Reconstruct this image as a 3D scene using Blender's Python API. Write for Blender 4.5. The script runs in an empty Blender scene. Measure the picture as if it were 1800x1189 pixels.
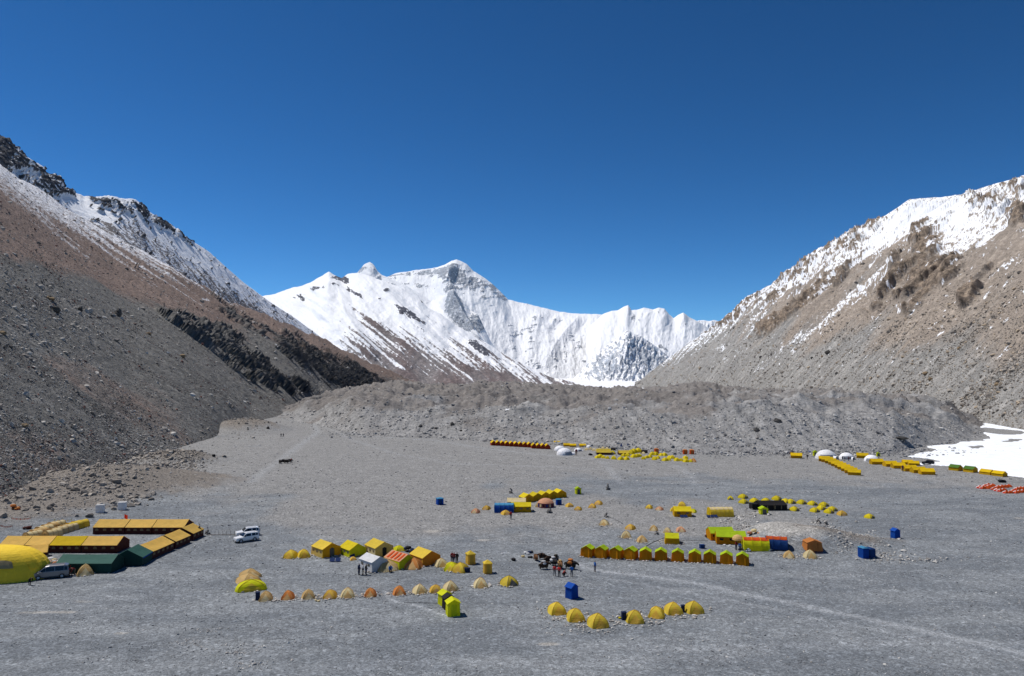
import bpy, math, random
import numpy as np
from mathutils import Vector, Matrix

random.seed(7)
RNG = np.random.default_rng(11)
SC = bpy.context.scene
COL = SC.collection

# ------------------------------------------------------------------ camera, sky, sun, exposure
FOC, IW, IH, HOR, CAMZ = 1300.0, 1800.0, 1189.0, 660.0, 33.0
TILT = math.atan((HOR - IH / 2) / FOC)
cam = bpy.data.cameras.new('camera')
camo = bpy.data.objects.new('camera', cam)
COL.objects.link(camo)
SC.camera = camo
cam.sensor_width = 36.0
cam.lens = 36.0 * FOC / IW
cam.clip_start = 0.5
cam.clip_end = 60000.0
camo.location = (0, 0, CAMZ)
camo.rotation_euler = (math.pi / 2 + TILT, 0, 0)

SUN_EL = math.radians(60.0)
SUN_AZ = math.radians(-66.0)          # clockwise from +Y: the sun stands front-left of the camera
sunv = Vector((math.sin(SUN_AZ) * math.cos(SUN_EL), math.cos(SUN_AZ) * math.cos(SUN_EL), math.sin(SUN_EL)))
w = bpy.data.worlds.new('World')
SC.world = w
w.use_nodes = True
nt = w.node_tree
bg = nt.nodes['Background']
sky = nt.nodes.new('ShaderNodeTexSky')
sky.sky_type = 'NISHITA'
sky.sun_disc = False
sky.sun_elevation = SUN_EL
sky.sun_rotation = SUN_AZ
sky.altitude = 5200
sky.air_density = 1.0
sky.dust_density = 0.0
sky.ozone_density = 2.5
hs = nt.nodes.new('ShaderNodeHueSaturation')
hs.inputs['Saturation'].default_value = 1.25
gm = nt.nodes.new('ShaderNodeGamma'); gm.inputs['Gamma'].default_value = 1.35
hs.inputs['Hue'].default_value = 0.490
nt.links.new(sky.outputs[0], hs.inputs['Color'])
nt.links.new(hs.outputs[0], gm.inputs['Color']); nt.links.new(gm.outputs[0], bg.inputs['Color'])
bg.inputs['Strength'].default_value = 0.063
sun = bpy.data.lights.new('sun', 'SUN')
sun.energy = 4.6
sun.angle = math.radians(0.5)
sun.color = (1.0, 0.955, 0.90)
suno = bpy.data.objects.new('sun', sun)
COL.objects.link(suno)
suno.rotation_euler = sunv.to_track_quat('Z', 'Y').to_euler()
SC.view_settings.view_transform = 'Standard'
SC.view_settings.look = 'None'
SC.view_settings.gamma = 1
SC.view_settings.use_curve_mapping = False
SC.view_settings.exposure = 0.0
SC.render.engine = 'CYCLES'
SC.cycles.max_bounces = 5
SC.cycles.diffuse_bounces = 2

# ------------------------------------------------------------------ small maths
def ray(px, py):
    px = np.asarray(px, float); py = np.asarray(py, float)
    xc = (px - IW / 2) / FOC; yc = (IH / 2 - py) / FOC
    Y = math.cos(TILT) - yc * math.sin(TILT)
    Z = math.sin(TILT) + yc * math.cos(TILT)
    return xc / Y, Z / Y

def pt(px, py, D):
    rx, rz = ray(px, py)
    D = np.asarray(D, float)
    return np.stack([rx * D, D + 0 * rx, CAMZ + rz * D], -1)

def sm(a, b, x):
    t = np.clip((x - a) / (b - a), 0, 1)
    return t * t * (3 - 2 * t)

_ang = np.random.default_rng(3).random(4096) * 2 * np.pi
GX, GY = np.cos(_ang), np.sin(_ang)
def _h(ix, iy, s):
    h = (ix * 374761393 + iy * 668265263 + s * 1274126177) & 0xFFFFFFFF
    h = ((h ^ (h >> 13)) * 1274126177) & 0xFFFFFFFF
    return ((h ^ (h >> 16)) & 4095)
def pn(x, y, s=0):
    xi = np.floor(x).astype(np.int64); yi = np.floor(y).astype(np.int64)
    fx = x - xi; fy = y - yi
    u = fx * fx * fx * (fx * (fx * 6 - 15) + 10); v = fy * fy * fy * (fy * (fy * 6 - 15) + 10)
    def g(a, b):
        k = _h(xi + a, yi + b, s)
        return GX[k] * (fx - a) + GY[k] * (fy - b)
    return ((g(0, 0) * (1 - u) + g(1, 0) * u) * (1 - v) + (g(0, 1) * (1 - u) + g(1, 1) * u) * v) * 1.45
def fbm(x, y, o=5, s=0, gain=0.5, lac=2.03):
    r = 0; a = 1; t = 0
    for i in range(o):
        r = r + a * pn(x + 17.3 * i, y - 9.1 * i, s + i); t += a
        a *= gain; x = x * lac; y = y * lac
    return r / t
def ridged(x, y, o=5, s=0, gain=0.55, lac=2.07):
    r = 0; a = 1; t = 0; wgt = 1
    for i in range(o):
        n = 1 - np.abs(pn(x + 5.7 * i, y + 3.3 * i, s + i)); n = n * n
        r = r + a * n * wgt; t += a
        wgt = np.clip(n * 1.6, 0, 1)
        a *= gain; x = x * lac; y = y * lac
    return r / t
def blobs(px, py, L):
    r = 0
    for cx, cy, rx, ry, ang, amp in L:
        c, s_ = math.cos(math.radians(ang)), math.sin(math.radians(ang))
        dx, dy = px - cx, py - cy
        u = (dx * c + dy * s_) / rx; v = (-dx * s_ + dy * c) / ry
        r = r + amp * np.exp(-(u * u + v * v))
    return r
def interp(x, pts, k=1):
    p = np.array(pts, float)
    return np.interp(x, p[:, 0], p[:, k])

# ------------------------------------------------------------------ tags, materials, meshes
def tag(o, label=None, cat=None, group=None, kind=None):
    if label: o['label'] = label
    if cat: o['category'] = cat
    if group: o['group'] = group
    if kind: o['kind'] = kind
    return o

def grid_obj(name, P, mat, attrs, uvm=None, kind='structure', smooth=True):
    nv, nu = P.shape[:2]
    me = bpy.data.meshes.new(name)
    me.vertices.add(nv * nu)
    me.vertices.foreach_set('co', P.reshape(-1).astype(np.float32))
    i = np.arange(nv * nu).reshape(nv, nu)
    q = np.stack([i[:-1, :-1], i[:-1, 1:], i[1:, 1:], i[1:, :-1]], -1).reshape(-1, 4)
    n = len(q)
    me.loops.add(n * 4); me.loops.foreach_set('vertex_index', q.reshape(-1).astype(np.int32))
    me.polygons.add(n)
    me.polygons.foreach_set('loop_start', (np.arange(n) * 4).astype(np.int32))
    me.polygons.foreach_set('use_smooth', np.full(n, smooth))
    for k, a in attrs.items():
        at = me.attributes.new(k, 'FLOAT', 'POINT')
        at.data.foreach_set('value', np.broadcast_to(a, (nv, nu)).reshape(-1).astype(np.float32))
    if uvm is not None:
        at = me.attributes.new('uvm', 'FLOAT_VECTOR', 'POINT')
        v = np.zeros((nv * nu, 3), np.float32)
        v[:, 0] = uvm[0].reshape(-1); v[:, 1] = uvm[1].reshape(-1)
        at.data.foreach_set('vector', v.reshape(-1))
    me.update(calc_edges=True)
    me.materials.append(mat)
    o = bpy.data.objects.new(name, me)
    COL.objects.link(o)
    o['kind'] = kind
    return o

class NT:
    def __init__(s, name):
        s.m = bpy.data.materials.new(name); s.m.use_nodes = True
        s.t = s.m.node_tree; s.n = s.t.nodes; s.l = s.t.links
        s.b = s.n['Principled BSDF']; s.b.inputs['Roughness'].default_value = 0.9
        s.b.inputs['Specular IOR Level'].default_value = 0.15
    def _in(s, sock, v):
        if isinstance(v, bpy.types.NodeSocket): s.l.new(v, sock)
        else: sock.default_value = v
    def attr(s, name, kind='Fac'):
        n = s.n.new('ShaderNodeAttribute'); n.attribute_name = name; return n.outputs[kind]
    def geo(s): return s.n.new('ShaderNodeNewGeometry').outputs['Position']
    def scale(s, vec, sc):
        n = s.n.new('ShaderNodeMapping'); s.l.new(vec, n.inputs['Vector']); n.inputs['Scale'].default_value = sc; return n.outputs[0]
    def noise(s, vec, sc, det=4, rough=0.6):
        n = s.n.new('ShaderNodeTexNoise'); s.l.new(vec, n.inputs['Vector'])
        n.inputs['Scale'].default_value = sc; n.inputs['Detail'].default_value = det; n.inputs['Roughness'].default_value = rough
        return n.outputs['Fac']
    def voro(s, vec, sc, out='Distance'):
        n = s.n.new('ShaderNodeTexVoronoi'); s.l.new(vec, n.inputs['Vector']); n.inputs['Scale'].default_value = sc
        return n.outputs[out]
    def cells(s, vec, sc):
        n = s.n.new('ShaderNodeTexVoronoi'); s.l.new(vec, n.inputs['Vector']); n.inputs['Scale'].default_value = sc
        sp = s.n.new('ShaderNodeSeparateColor'); s.l.new(n.outputs['Color'], sp.inputs[0]); return sp.outputs[0]
    def math(s, op, a, b=0.0, c=0.0):
        n = s.n.new('ShaderNodeMath'); n.operation = op
        s._in(n.inputs[0], a); s._in(n.inputs[1], b); s._in(n.inputs[2], c); return n.outputs[0]
    def step(s, v, lo, hi, a=0.0, b=1.0):
        n = s.n.new('ShaderNodeMapRange'); n.interpolation_type = 'SMOOTHSTEP'
        s._in(n.inputs[0], v); n.inputs[1].default_value = lo; n.inputs[2].default_value = hi
        n.inputs[3].default_value = a; n.inputs[4].default_value = b; return n.outputs[0]
    def mix(s, f, a, b, mode='MIX'):
        n = s.n.new('ShaderNodeMix'); n.data_type = 'RGBA'; n.blend_type = mode; n.clamp_factor = True
        s._in(n.inputs[0], f)
        for k, v in ((6, a), (7, b)):
            if isinstance(v, tuple): v = (*v, 1.0) if len(v) == 3 else v
            s._in(n.inputs[k], v)
        return n.outputs[2]
    def mul(s, col, v):      # multiply a colour by a scalar socket
        n = s.n.new('ShaderNodeVectorMath'); n.operation = 'SCALE'
        s._in(n.inputs[0], col); s._in(n.inputs['Scale'], v); return n.outputs[0]
    def bump(s, h, strength, dist):
        n = s.n.new('ShaderNodeBump'); s.l.new(h, n.inputs['Height'])
        n.inputs['Strength'].default_value = strength; n.inputs['Distance'].default_value = dist
        s.l.new(n.outputs[0], s.b.inputs['Normal'])
    def done(s, col, rough=None):
        s._in(s.b.inputs['Base Color'], col)
        if rough is not None: s._in(s.b.inputs['Roughness'], rough)
        return s.m

def slope_material(name, c_a, c_b, c_brown, c_rock, c_rock2, unit, streak=(0.12, 0.012), snow_c=(0.86, 0.88, 0.91), speck=0.35, snow_mod=0.5):
    """scree / rock / snow cover. unit: metres of the finest grain seen from the valley."""
    m = NT(name)
    p = m.geo(); uv = m.attr('uvm', 'Vector')
    st = m.noise(m.scale(uv, (streak[0], streak[1], 1)), 1.0, 6, 0.65)
    big = m.noise(p, 0.012 / unit * 1.0, 5, 0.6)
    fine = m.noise(p, 0.9 / unit, 3, 0.75)
    fine2 = m.noise(p, 0.33 / unit, 4, 0.7)
    col = m.mix(m.step(st, 0.35, 0.65), c_a, c_b)
    br = m.math('ADD', m.attr('tint'), m.math('MULTIPLY_ADD', st, 0.9, -0.45))
    col = m.mix(m.step(br, 0.25, 0.75), col, c_brown)
    rk = m.mix(m.step(fine2, 0.35, 0.65), c_rock, c_rock2)
    col = m.mix(m.attr('rock'), col, rk)
    v = m.math('ADD', m.math('MULTIPLY_ADD', fine, speck * 2, 1 - speck), m.math('MULTIPLY_ADD', fine2, speck * 1.6, -speck * 0.8))
    v = m.math('MULTIPLY', v, m.math('MULTIPLY_ADD', big, 0.5, 0.75))
    c1 = m.cells(p, 0.75 / unit); c2 = m.cells(p, 0.28 / unit)
    v = m.math('MULTIPLY', v, m.math('MULTIPLY_ADD', c1, speck * 1.5, 1 - speck * .75))
    v = m.math('MULTIPLY', v, m.math('MULTIPLY_ADD', m.math('POWER', c2, 4.0), speck * 1.6, 1 - speck * .32))
    col = m.mul(col, v)
    sn = m.math('ADD', m.attr('snow'), m.math('MULTIPLY_ADD', fine2, snow_mod, -snow_mod / 2))
    sn = m.math('ADD', sn, m.math('MULTIPLY_ADD', fine, snow_mod * 0.7, -snow_mod * 0.35))
    sf = m.step(sn, 0.42, 0.58)
    col = m.mix(sf, col, snow_c)
    m.bump(m.math('ADD', fine, m.math('MULTIPLY', fine2, 2.0)), 0.6, unit * 0.9)
    return m.done(col)

# ------------------------------------------------------------------ valley floor height
def gd(py):       # distance of flat ground seen at image row py
    return CAMZ / -ray(900, py)[1]
def gxy(px, py):
    d = gd(py); return float(ray(px, py)[0] * d), float(d)

LOBES = []        # (x, y, rx, ry, height, angle)
def lobe(px, py, rx, ry, h, a=0):
    x, y = gxy(px, py); LOBES.append((x, y, rx, ry, h, a))
lobe(1400, 950, 9.5, 8.5, 2.6)
lobe(1350, 948, 6, 6, 1.0)
lobe(1495, 960, 13, 5, 1.4, 5)
lobe(1330, 925, 6, 5, 1.3)
lobe(245, 850, 26, 16, 3.0, 10)
lobe(310, 812, 15, 13, 4.2, 10)
lobe(150, 860, 26, 22, 3.5, 10)
lobe(30, 900, 22, 22, 2.0, 10)
lobe(430, 757, 22, 28, 7.0, 20)
def floor_h(x, y):
    x = np.asarray(x, float); y = np.asarray(y, float)
    r = np.hypot(x, y)
    h = 0.22 * fbm(x / 38, y / 38, 3, 5) + 0.55 * fbm(x / 150, y / 150, 2, 8) * sm(150, 420, r)
    for cx, cy, rx, ry, hh, a in LOBES:
        c, s_ = math.cos(math.radians(a)), math.sin(math.radians(a))
        u = ((x - cx) * c + (y - cy) * s_) / rx; v = (-(x - cx) * s_ + (y - cy) * c) / ry
        h = h + hh * np.exp(-(u * u + v * v) ** 1.3)
    return h
def at(px, py):   # the point of the valley floor seen at that place of the photograph
    rx, rz = (float(v) for v in ray(px, py))
    d = float(gd(py))
    for _ in range(12):
        z = float(floor_h(rx * d, d))
        d = 0.5 * d + 0.5 * (z - CAMZ) / rz
    return Vector((rx * d, d, float(floor_h(rx * d, d))))

# valley floor sheet: polar, dense in view, coarse all round
th = np.concatenate([np.linspace(-180, -42, 30)[:-1], np.linspace(-42, 42, 760), np.linspace(42, 180, 30)[1:]])
rr = np.concatenate([[0.5, 15, 40, 60], 1.0 / np.linspace(1 / 72, 1 / 700, 330), [800, 950, 1200, 1600, 2200, 3500, 6000, 12000, 19500]])
TH, RR = np.meshgrid(np.radians(th), rr)
FX, FY = RR * np.sin(TH), RR * np.cos(TH)
FZ = floor_h(FX, FY)
mid = sm(60, 90, RR) * (1 - sm(500, 800, RR))
FZ = FZ + mid * (0.05 * fbm(FX / 3.5, FY / 3.5, 4, 21) + 0.10 * np.clip(ridged(FX / 60 + FY / 90, FY / 22, 4, 31) - 0.5, 0, 1))
FZ = FZ - sm(650, 1500, RR) * 60 - sm(2000, 5000, RR) * 60
# cover masks of the floor
def seg_d(x, y, pts):
    d = np.full(x.shape, 1e9)
    for (ax, ay), (bx, by) in zip(pts[:-1], pts[1:]):
        vx, vy = bx - ax, by - ay
        t = np.clip(((x - ax) * vx + (y - ay) * vy) / (vx * vx + vy * vy), 0, 1)
        d = np.minimum(d, np.hypot(x - ax - t * vx, y - ay - t * vy))
    return d
wx = FX + 1.2 * fbm(FX / 9, FY / 9, 3, 77); wy = FY + 1.2 * fbm(FX / 9, FY / 9, 3, 78)
track = np.zeros(FX.shape)
for pts_, wd, a in (([(1010, 990), (1060, 1004), (1200, 1022), (1400, 1062), (1600, 1103), (1800, 1150)], 0.9, 1.0),
                    ([(1040, 1012), (1200, 1040), (1400, 1080), (1600, 1118), (1800, 1160)], 0.5, 0.5),
                    ([(674, 1040), (684, 1052), (700, 1060), (730, 1068), (775, 1080)], 0.35, 1.0),
                    ([(560, 745), (640, 768), (760, 775), (860, 790), (960, 800), (1040, 806)], 1.6, 0.6),
                    ([(440, 850), (470, 825), (520, 790), (560, 760), (545, 735)], 1.8, 0.55),
                    ([(560, 745), (620, 775), (700, 800), (800, 815), (1000, 822), (1200, 835)], 1.4, 0.4),
                    ([(1060, 812), (1075, 830), (1090, 850)], 1.5, 0.5), ([(1190, 818), (1215, 835), (1222, 852)], 1.5, 0.5),
                    ([(1580, 828), (1620, 842), (1680, 850), (1800, 858)], 1.3, 0.55),
                    ([(1430, 838), (1560, 842), (1720, 838)], 1.2, 0.35),
                    ([(900, 1130), (1100, 1140), (1400, 1135), (1800, 1128)], 1.2, 0.35),
                    ([(500, 1189), (700, 1166), (1000, 1165), (1300, 1150)], 1.2, 0.3),
                    ([(0, 1066), (200, 1052), (400, 1040)], 0.8, 0.3)):
    P_ = [gxy(*q) for q in pts_]
    track = np.maximum(track, a * np.exp(-(seg_d(wx, wy, P_) / wd) ** 2))
pale = blobs(FX, FY, [(*gxy(1385, 948), 8.5, 9, 0, 1.25), (*gxy(760, 935), 2.2, 2, 0, 0.9), (*gxy(845, 950), 2.2, 1.2, 0, 0.8), (*gxy(965, 1133), 1.6, .6, 0, .9),
                      (*gxy(60, 1078), 3.5, .7, 5, .7), (*gxy(115, 1077), 2.5, .5, 0, .7), (*gxy(212, 1114), 1.2, .35, 0, .9), (*gxy(150, 1058), 3, .6, 0, .5), (*gxy(1110, 940), 16, 2.0, 0, .25),
                      (*gxy(520, 865), 8, 3, 0, .35), (*gxy(1790, 912), 3, .8, 0, .8)])
pale = sm(0.25, 0.75, pale + 0.45 * fbm(FX / 3, FY / 3, 5, 41))
# the strip of coarser, paler stones behind the nearer camp and the fine grey gravel before it
band = sm(0.3, 0.7, .75 * sm(200, 290, RR) + blobs(FX, FY, [(-25, 185, 40, 36, 0, .9), (45, 175, 40, 26, 0, .8), (-55, 250, 60, 60, 0, .6), (60, 330, 120, 60, 0, .45)]) + 0.5 * fbm(FX / 14, FY / 14, 5, 52))
brown = sm(0.35, 0.8, blobs(FX, FY, [(l[0], l[1], l[2] * 1.15, l[3] * 1.1, l[5], 1.0) for l in LOBES[4:]]) + blobs(FX, FY, [(*gxy(1495, 955), 13, 6, 0, .9)]) + 0.35 * fbm(FX / 5, FY / 5, 5, 63))

m = NT('gravel')
p = m.geo()
g1 = m.noise(p, 5.5, 3, 0.8); g2 = m.noise(p, 1.7, 4, 0.7); g3 = m.noise(p, 0.28, 5, 0.65)
g4 = m.noise(m.scale(p, (0.7, 1.5, 1)), 0.06, 7, 0.68)
g5 = m.voro(p, 1.4, 'Distance')
g6 = m.noise(m.scale(p, (0.5, 1.3, 1)), 0.5, 6, 0.75)
col = m.mix(m.step(g4, 0.40, 0.60), (0.150, 0.164, 0.178), (0.205, 0.219, 0.230))
col = m.mix(m.math('MULTIPLY', m.attr('band'), 0.85), col, (0.240, 0.235, 0.226))
col = m.mix(m.math('MULTIPLY', m.attr('track'), 0.65), col, (0.33, 0.345, 0.36))
col = m.mix(m.math('MULTIPLY', m.attr('pale'), 0.7), col, (0.40, 0.375, 0.335))
col = m.mix(m.math('MULTIPLY', m.attr('brown'), 0.8), col, (0.185, 0.158, 0.13))
v = m.math('MULTIPLY_ADD', g1, 1.5, 0.25)
v = m.math('MULTIPLY', v, m.math('MULTIPLY_ADD', g2, .6, 0.70))
v = m.math('MULTIPLY', v, m.math('MULTIPLY_ADD', g3, 0.7, 0.65))
v = m.math('MULTIPLY', v, m.math('MULTIPLY_ADD', g6, 0.40, 0.80))
c1 = m.cells(p, 4.6); c2 = m.cells(p, 2.1)
v = m.math('MULTIPLY', v, m.math('MULTIPLY_ADD', c1, 0.62, 0.70))
v = m.math('MULTIPLY', v, m.math('MULTIPLY_ADD', m.math('POWER', c2, 5.0), 0.45, 0.92))
v = m.math('MULTIPLY', v, m.step(g5, 0.05, 0.35, 1.15, 0.98))
col = m.mul(col, v)
m.bump(m.math('ADD', g1, m.math('MULTIPLY', g2, 2.0)), 0.55, 0.12)
GRAVEL = m.done(col)
floor = grid_obj('valley_floor', np.stack([FX, FY, FZ], -1), GRAVEL, dict(track=track, pale=pale, band=band, brown=brown))
floor['label'] = 'flat grey gravel valley floor with faint vehicle tracks'

# ------------------------------------------------------------------ slopes built from real curves on the land
def curve(pts, px):          # (px, py, depth) knots -> arrays
    return interp(px, pts, 1), np.exp(np.interp(px, [q[0] for q in pts], np.log([q[2] for q in pts])))
def surface(px, curves, rows):
    """curves: list of (py, depth); straight between one curve and the next; rows spread evenly over the picture"""
    Ps, T = [], []
    for k in range(len(curves) - 1):
        a = pt(px, *curves[k]); b = pt(px, *curves[k + 1])
        n = rows[k]
        s = np.linspace(0, 1, n, endpoint=(k == len(curves) - 2))[:, None]
        # even spacing in picture rows: depth-correct parameter
        da, db = curves[k][1][None, :], curves[k + 1][1][None, :]
        u = s * da / (s * da + (1 - s) * db)
        Ps.append(a[None] * (1 - u[..., None]) + b[None] * u[..., None]); T.append(k + u)
    return np.concatenate(Ps), np.concatenate(T)
def proj(P):
    x, y, z = P[..., 0], P[..., 1], P[..., 2] - CAMZ
    f = y * math.cos(TILT) + z * math.sin(TILT); up = -y * math.sin(TILT) + z * math.cos(TILT)
    return IW / 2 + FOC * x / f, IH / 2 - FOC * up / f
def jag(px, amp, sc, s):
    return amp * fbm(px / sc, px * 0 + 0.37 * s, 5, s, gain=0.6)

SURF = {}
def smooth1(y, n):
    k = np.hanning(2 * n + 3)[1:-1]; k /= k.sum()
    return np.convolve(np.pad(y, n, mode='edge'), k, mode='valid')
def crest_detail(P, T, dpy, cd, t0):
    """lift the top of the face by the fine shape of the skyline, fading out downhill"""
    P[..., 2] += -dpy[None, :] * P[..., 1] / FOC * sm(t0, 1.0, T) * sm(2.0, 1.2, T)
# ---- left slope, front
px = np.linspace(-260, 770, 640)
foot = [(-260, 985, 1), (-100, 930, 1), (0, 896, 1), (130, 850, 1), (230, 812, 1), (310, 790, 1), (370, 772, 1), (440, 745, 1), (500, 730, 1), (560, 708, 1), (620, 694, 1), (690, 683, 1), (770, 676, 1)]
fy = interp(px, foot); fd = gd(fy)
crest = [(-260, 110, 760), (0, 281, 900), (60, 325, 950), (110, 360, 1000), (200, 418, 1080), (300, 470, 1160), (400, 527, 1300), (480, 556, 1480), (560, 592, 1800), (640, 632, 2150), (720, 668, 2600), (770, 682, 2900)]
cy, cd = curve(crest, px)
P, T = surface(px, [(fy + 6, fd * 0.985), (cy, cd), (cy + 45, cd * 1.25)], [330, 10])
crest_detail(P, T, jag(px, 5, 60, 3), cd, .6)
PX, PY = proj(P)
W = 1 - np.clip(T - 1, 0, 1)
env = sm(0, 0.10, T) * sm(0, .5, W)
A, B = P[..., 1], P[..., 2] * 1.8
g = ridged(A / 120, B / 480, 5, 101)                          # gullies down the fall line
lowp = fbm(A / 300, B / 300, 3, 108)
crag = blobs(PX, PY, [(330, 578, 60, 11, 34, 1.1), (400, 612, 75, 20, 33, 1.3), (440, 655, 55, 9, 34, 1.1), (470, 590, 60, 9, 32, .8), (560, 640, 75, 22, 33, 1.35), (620, 668, 45, 16, 35, 1.2),
                      (500, 672, 40, 8, 35, 1.0), (530, 682, 22, 6, 40, .8), (420, 570, 55, 6, 32, .7), (640, 655, 50, 6, 33, .7), (440, 520, 40, 6, 33, .55), (240, 470, 14, 5, 30, .4), (380, 522, 50, 6, 32, .4),
                      (470, 535, 70, 7, 32, .35), (300, 560, 30, 4, 34, .6)])
cn = fbm(A / 17 + B / 300, B / 60, 6, 111, gain=0.62)
rock = sm(0.50, 0.60, np.minimum(crag, .80) * .56 + 1.15 * cn * sm(.02, .25, crag))
P[..., 2] += env * (7 * (g - 0.45) + 10 * lowp) * np.clip(P[..., 1] / 900, .25, 1.2) * (1 - .55 * rock)
ch = ridged(A / 13, B / 26, 5, 120)
P[..., 2] += env * rock * (7 * ch + 2)
P[..., 0] += env * rock * 9 * ch
P[..., 2] += env * 0.9 * fbm(A / 6, B / 6, 4, 130) * np.clip(P[..., 1] / 500, .4, 3)
PXl, PYl = PX, PY
edge = PY - interp(PX, crest)
tint = sm(0, 1, 0.5 + (interp(PX, [(-260, 380), (0, 455), (150, 490), (300, 545), (450, 590), (600, 640), (770, 700)]) - PY) / 60 + 0.5 * fbm(A / 90, B / 200, 5, 140))
tint = np.maximum(tint, 0.45 * sm(0.0, .5, blobs(PX, PY, [(250, 720, 170, 45, 30, 1.0), (60, 800, 120, 60, 0, 1), (120, 650, 60, 30, 30, .5)]) + .5 * fbm(A / 30, B / 120, 5, 143) - .3))
stk = fbm(A / 26, B / 260, 5, 150, gain=0.6)
snow = 0.52 - edge / 210 + 0.42 * stk + .16 * fbm(A / 7, B / 9, 4, 152) + 0.25 * blobs(PX, PY, [(60, 340, 160, 30, 33, 1)]) - 0.22 * sm(250, 500, PX) - rock * .6
snow = np.maximum(snow, 0.55 * sm(.30, .34, blobs(PX, PY, [(492, 618, 11, 1.6, 42, 1), (300, 558, 8, 1.3, 35, .9), (395, 545, 12, 1.0, 28, .8), (440, 575, 9, 1.2, 25, .8), (640, 625, 8, 1.2, 40, .7), (545, 660, 6, 1.2, 50, .7), (60, 390, 22, 1.5, 38, .6), (130, 430, 60, 2.5, 34, .45), (360, 530, 10, 1.2, 28, .7), (462, 537, 5, 5, 0, .8)]) + .35 * fbm(A / 12, B / 12, 3, 155)))
snow = np.minimum(snow, 0.48 + .06 * sm(60, 0, edge))
L1MAT = slope_material('left_scree', (0.130, 0.127, 0.118), (0.175, 0.170, 0.158), (0.215, 0.160, 0.132), (0.078, 0.077, 0.078), (0.145, 0.14, 0.133), 1.1, (0.10, 0.010), speck=0.27)
left = grid_obj('left_scree_slope', P, L1MAT, dict(snow=snow, rock=rock, tint=tint), (A, B))
left['label'] = 'dark brown and grey scree slope rising on the left with black crags'
SURF['left'] = (P, PX, PY, T, rock)

# ---- left skyline ridge behind, snow and black crags
px = np.linspace(-260, 640, 520)
sk = [(-260, 90), (-40, 225), (0, 241), (14, 247), (17, 258), (30, 262), (36, 270), (60, 286), (75, 292), (82, 305), (104, 312), (112, 330), (150, 344), (200, 345), (240, 352), (262, 372), (300, 395), (330, 419), (370, 445), (420, 490), (470, 528), (520, 560), (560, 590), (640, 640)]
cy = interp(px, sk) + jag(px, 6, 22, 9) * interp(px, [(0, 1), (120, 1), (250, .7), (340, .3), (640, .3)])
cd = interp(px, [(-260, 1100), (0, 1300), (200, 1700), (400, 2300), (640, 3200)])
cs = smooth1(cy, 22)
P, T = surface(px, [(cs + 130, cd * 0.74), (cs, cd), (cs + 60, cd * 1.3)], [150, 8])
crest_detail(P, T, cy - cs, cd, .72)
PX, PY = proj(P)
env = sm(1.0, 0.96, T) * .85 + .15; env = env * (T <= 1.02)
A, B = P[..., 1], P[..., 2] * 1.8
edge = PY - interp(PX, sk)
crag = blobs(PX, PY, [(8, 265, 20, 26, 0, 1.6), (28, 290, 16, 12, 0, 1.0), (45, 315, 60, 9, 38, .55), (70, 305, 24, 9, 35, .75), (96, 326, 17, 15, 0, 1.5), (115, 342, 14, 4, 10, 1.3), (60, 345, 60, 6, 36, .5), (205, 368, 50, 9, 15, .85), (170, 354, 30, 4, 5, .9),
                      (250, 370, 16, 12, 40, .9), (300, 405, 50, 5, 38, .8), (275, 395, 20, 6, 20, .8), (330, 420, 12, 4, 30, 1.0), (240, 345, 12, 4, 20, .6)])
cn = fbm(A / 38 + B / 60, B / 16, 6, 211, gain=0.62)
gl = ridged(A / 40, B / 160, 4, 226)
rock = sm(0.50, 0.60, crag * .66 + 1.35 * cn + .5 * (gl - .5))
P[..., 2] += env * rock * (7 * ridged(A / 30, B / 40, 3, 220) + 3)
P[..., 0] += env * rock * 9 * ridged(A / 22, B / 50, 4, 221)
P[..., 2] += env * 6 * fbm(A / 60, B / 60, 5, 222)
dust = 0.90 - sm(8, 60, edge) * 0.42 * sm(60, 260, PX) - (1 - sm(60, 260, PX)) * sm(25, 60, edge) * .45 + 0.55 * fbm(A / 24, B / 160, 6, 230, gain=.7) + .75 * fbm(A / 9, B / 14, 5, 233, gain=.7) - .30 * sm(330, 480, PX)
snow = np.where(rock > .5, 0.24 + .9 * fbm(A / 20, B / 8, 5, 234), dust)
L2MAT = slope_material('ridge_rock', (0.17, 0.155, 0.15), (0.23, 0.21, 0.20), (0.2, 0.15, 0.13), (0.032, 0.036, 0.045), (0.07, 0.072, 0.08), 2.0, (0.05, 0.008))
lr = grid_obj('left_snowy_ridge', P, L2MAT, dict(snow=snow, rock=rock, tint=rock * 0), (A, B))
lr['label'] = 'snow dusted ridge with black crags on the left skyline'

# ---- right slope
px = np.linspace(1116, 2060, 640)
sk = [(1060, 700), (1120, 672), (1160, 640), (1215, 600), (1262, 570), (1285, 551), (1310, 523), (1330, 514), (1372, 488), (1400, 472), (1432, 441), (1450, 434), (1480, 420), (1498, 408), (1530, 396), (1560, 376), (1600, 350), (1660, 347), (1700, 340), (1750, 322), (1800, 308), (1900, 270), (2060, 200)]
cy = interp(px, sk) + jag(px, 5, 18, 19) * interp(px, [(1060, .1), (1240, .4), (1300, 1), (1500, .8), (1600, .25), (2060, .25)])
cd = np.exp(np.interp(px, [1060, 1130, 1200, 1300, 1400, 1500, 1600, 1700, 1800, 2060], np.log([4300, 4000, 3650, 3250, 2850, 2450, 2050, 1600, 1250, 820])))
fd = np.exp(np.interp(px, [1060, 1130, 1200, 1300, 1400, 1500, 1600, 1680, 1730, 1800, 2060], np.log([4200, 3700, 2700, 1700, 1150, 850, 660, 560, 505, 440, 330])))
fpy = 660 + (CAMZ + 3 + 40 * sm(900, 2500, fd)) / fd * FOC
cs = smooth1(cy, 30)
P, T = surface(px, [(fpy, fd), (cs, cd), (cs + 60, cd * 1.25)], [330, 10])
cb = smooth1(cy, 5)
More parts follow.
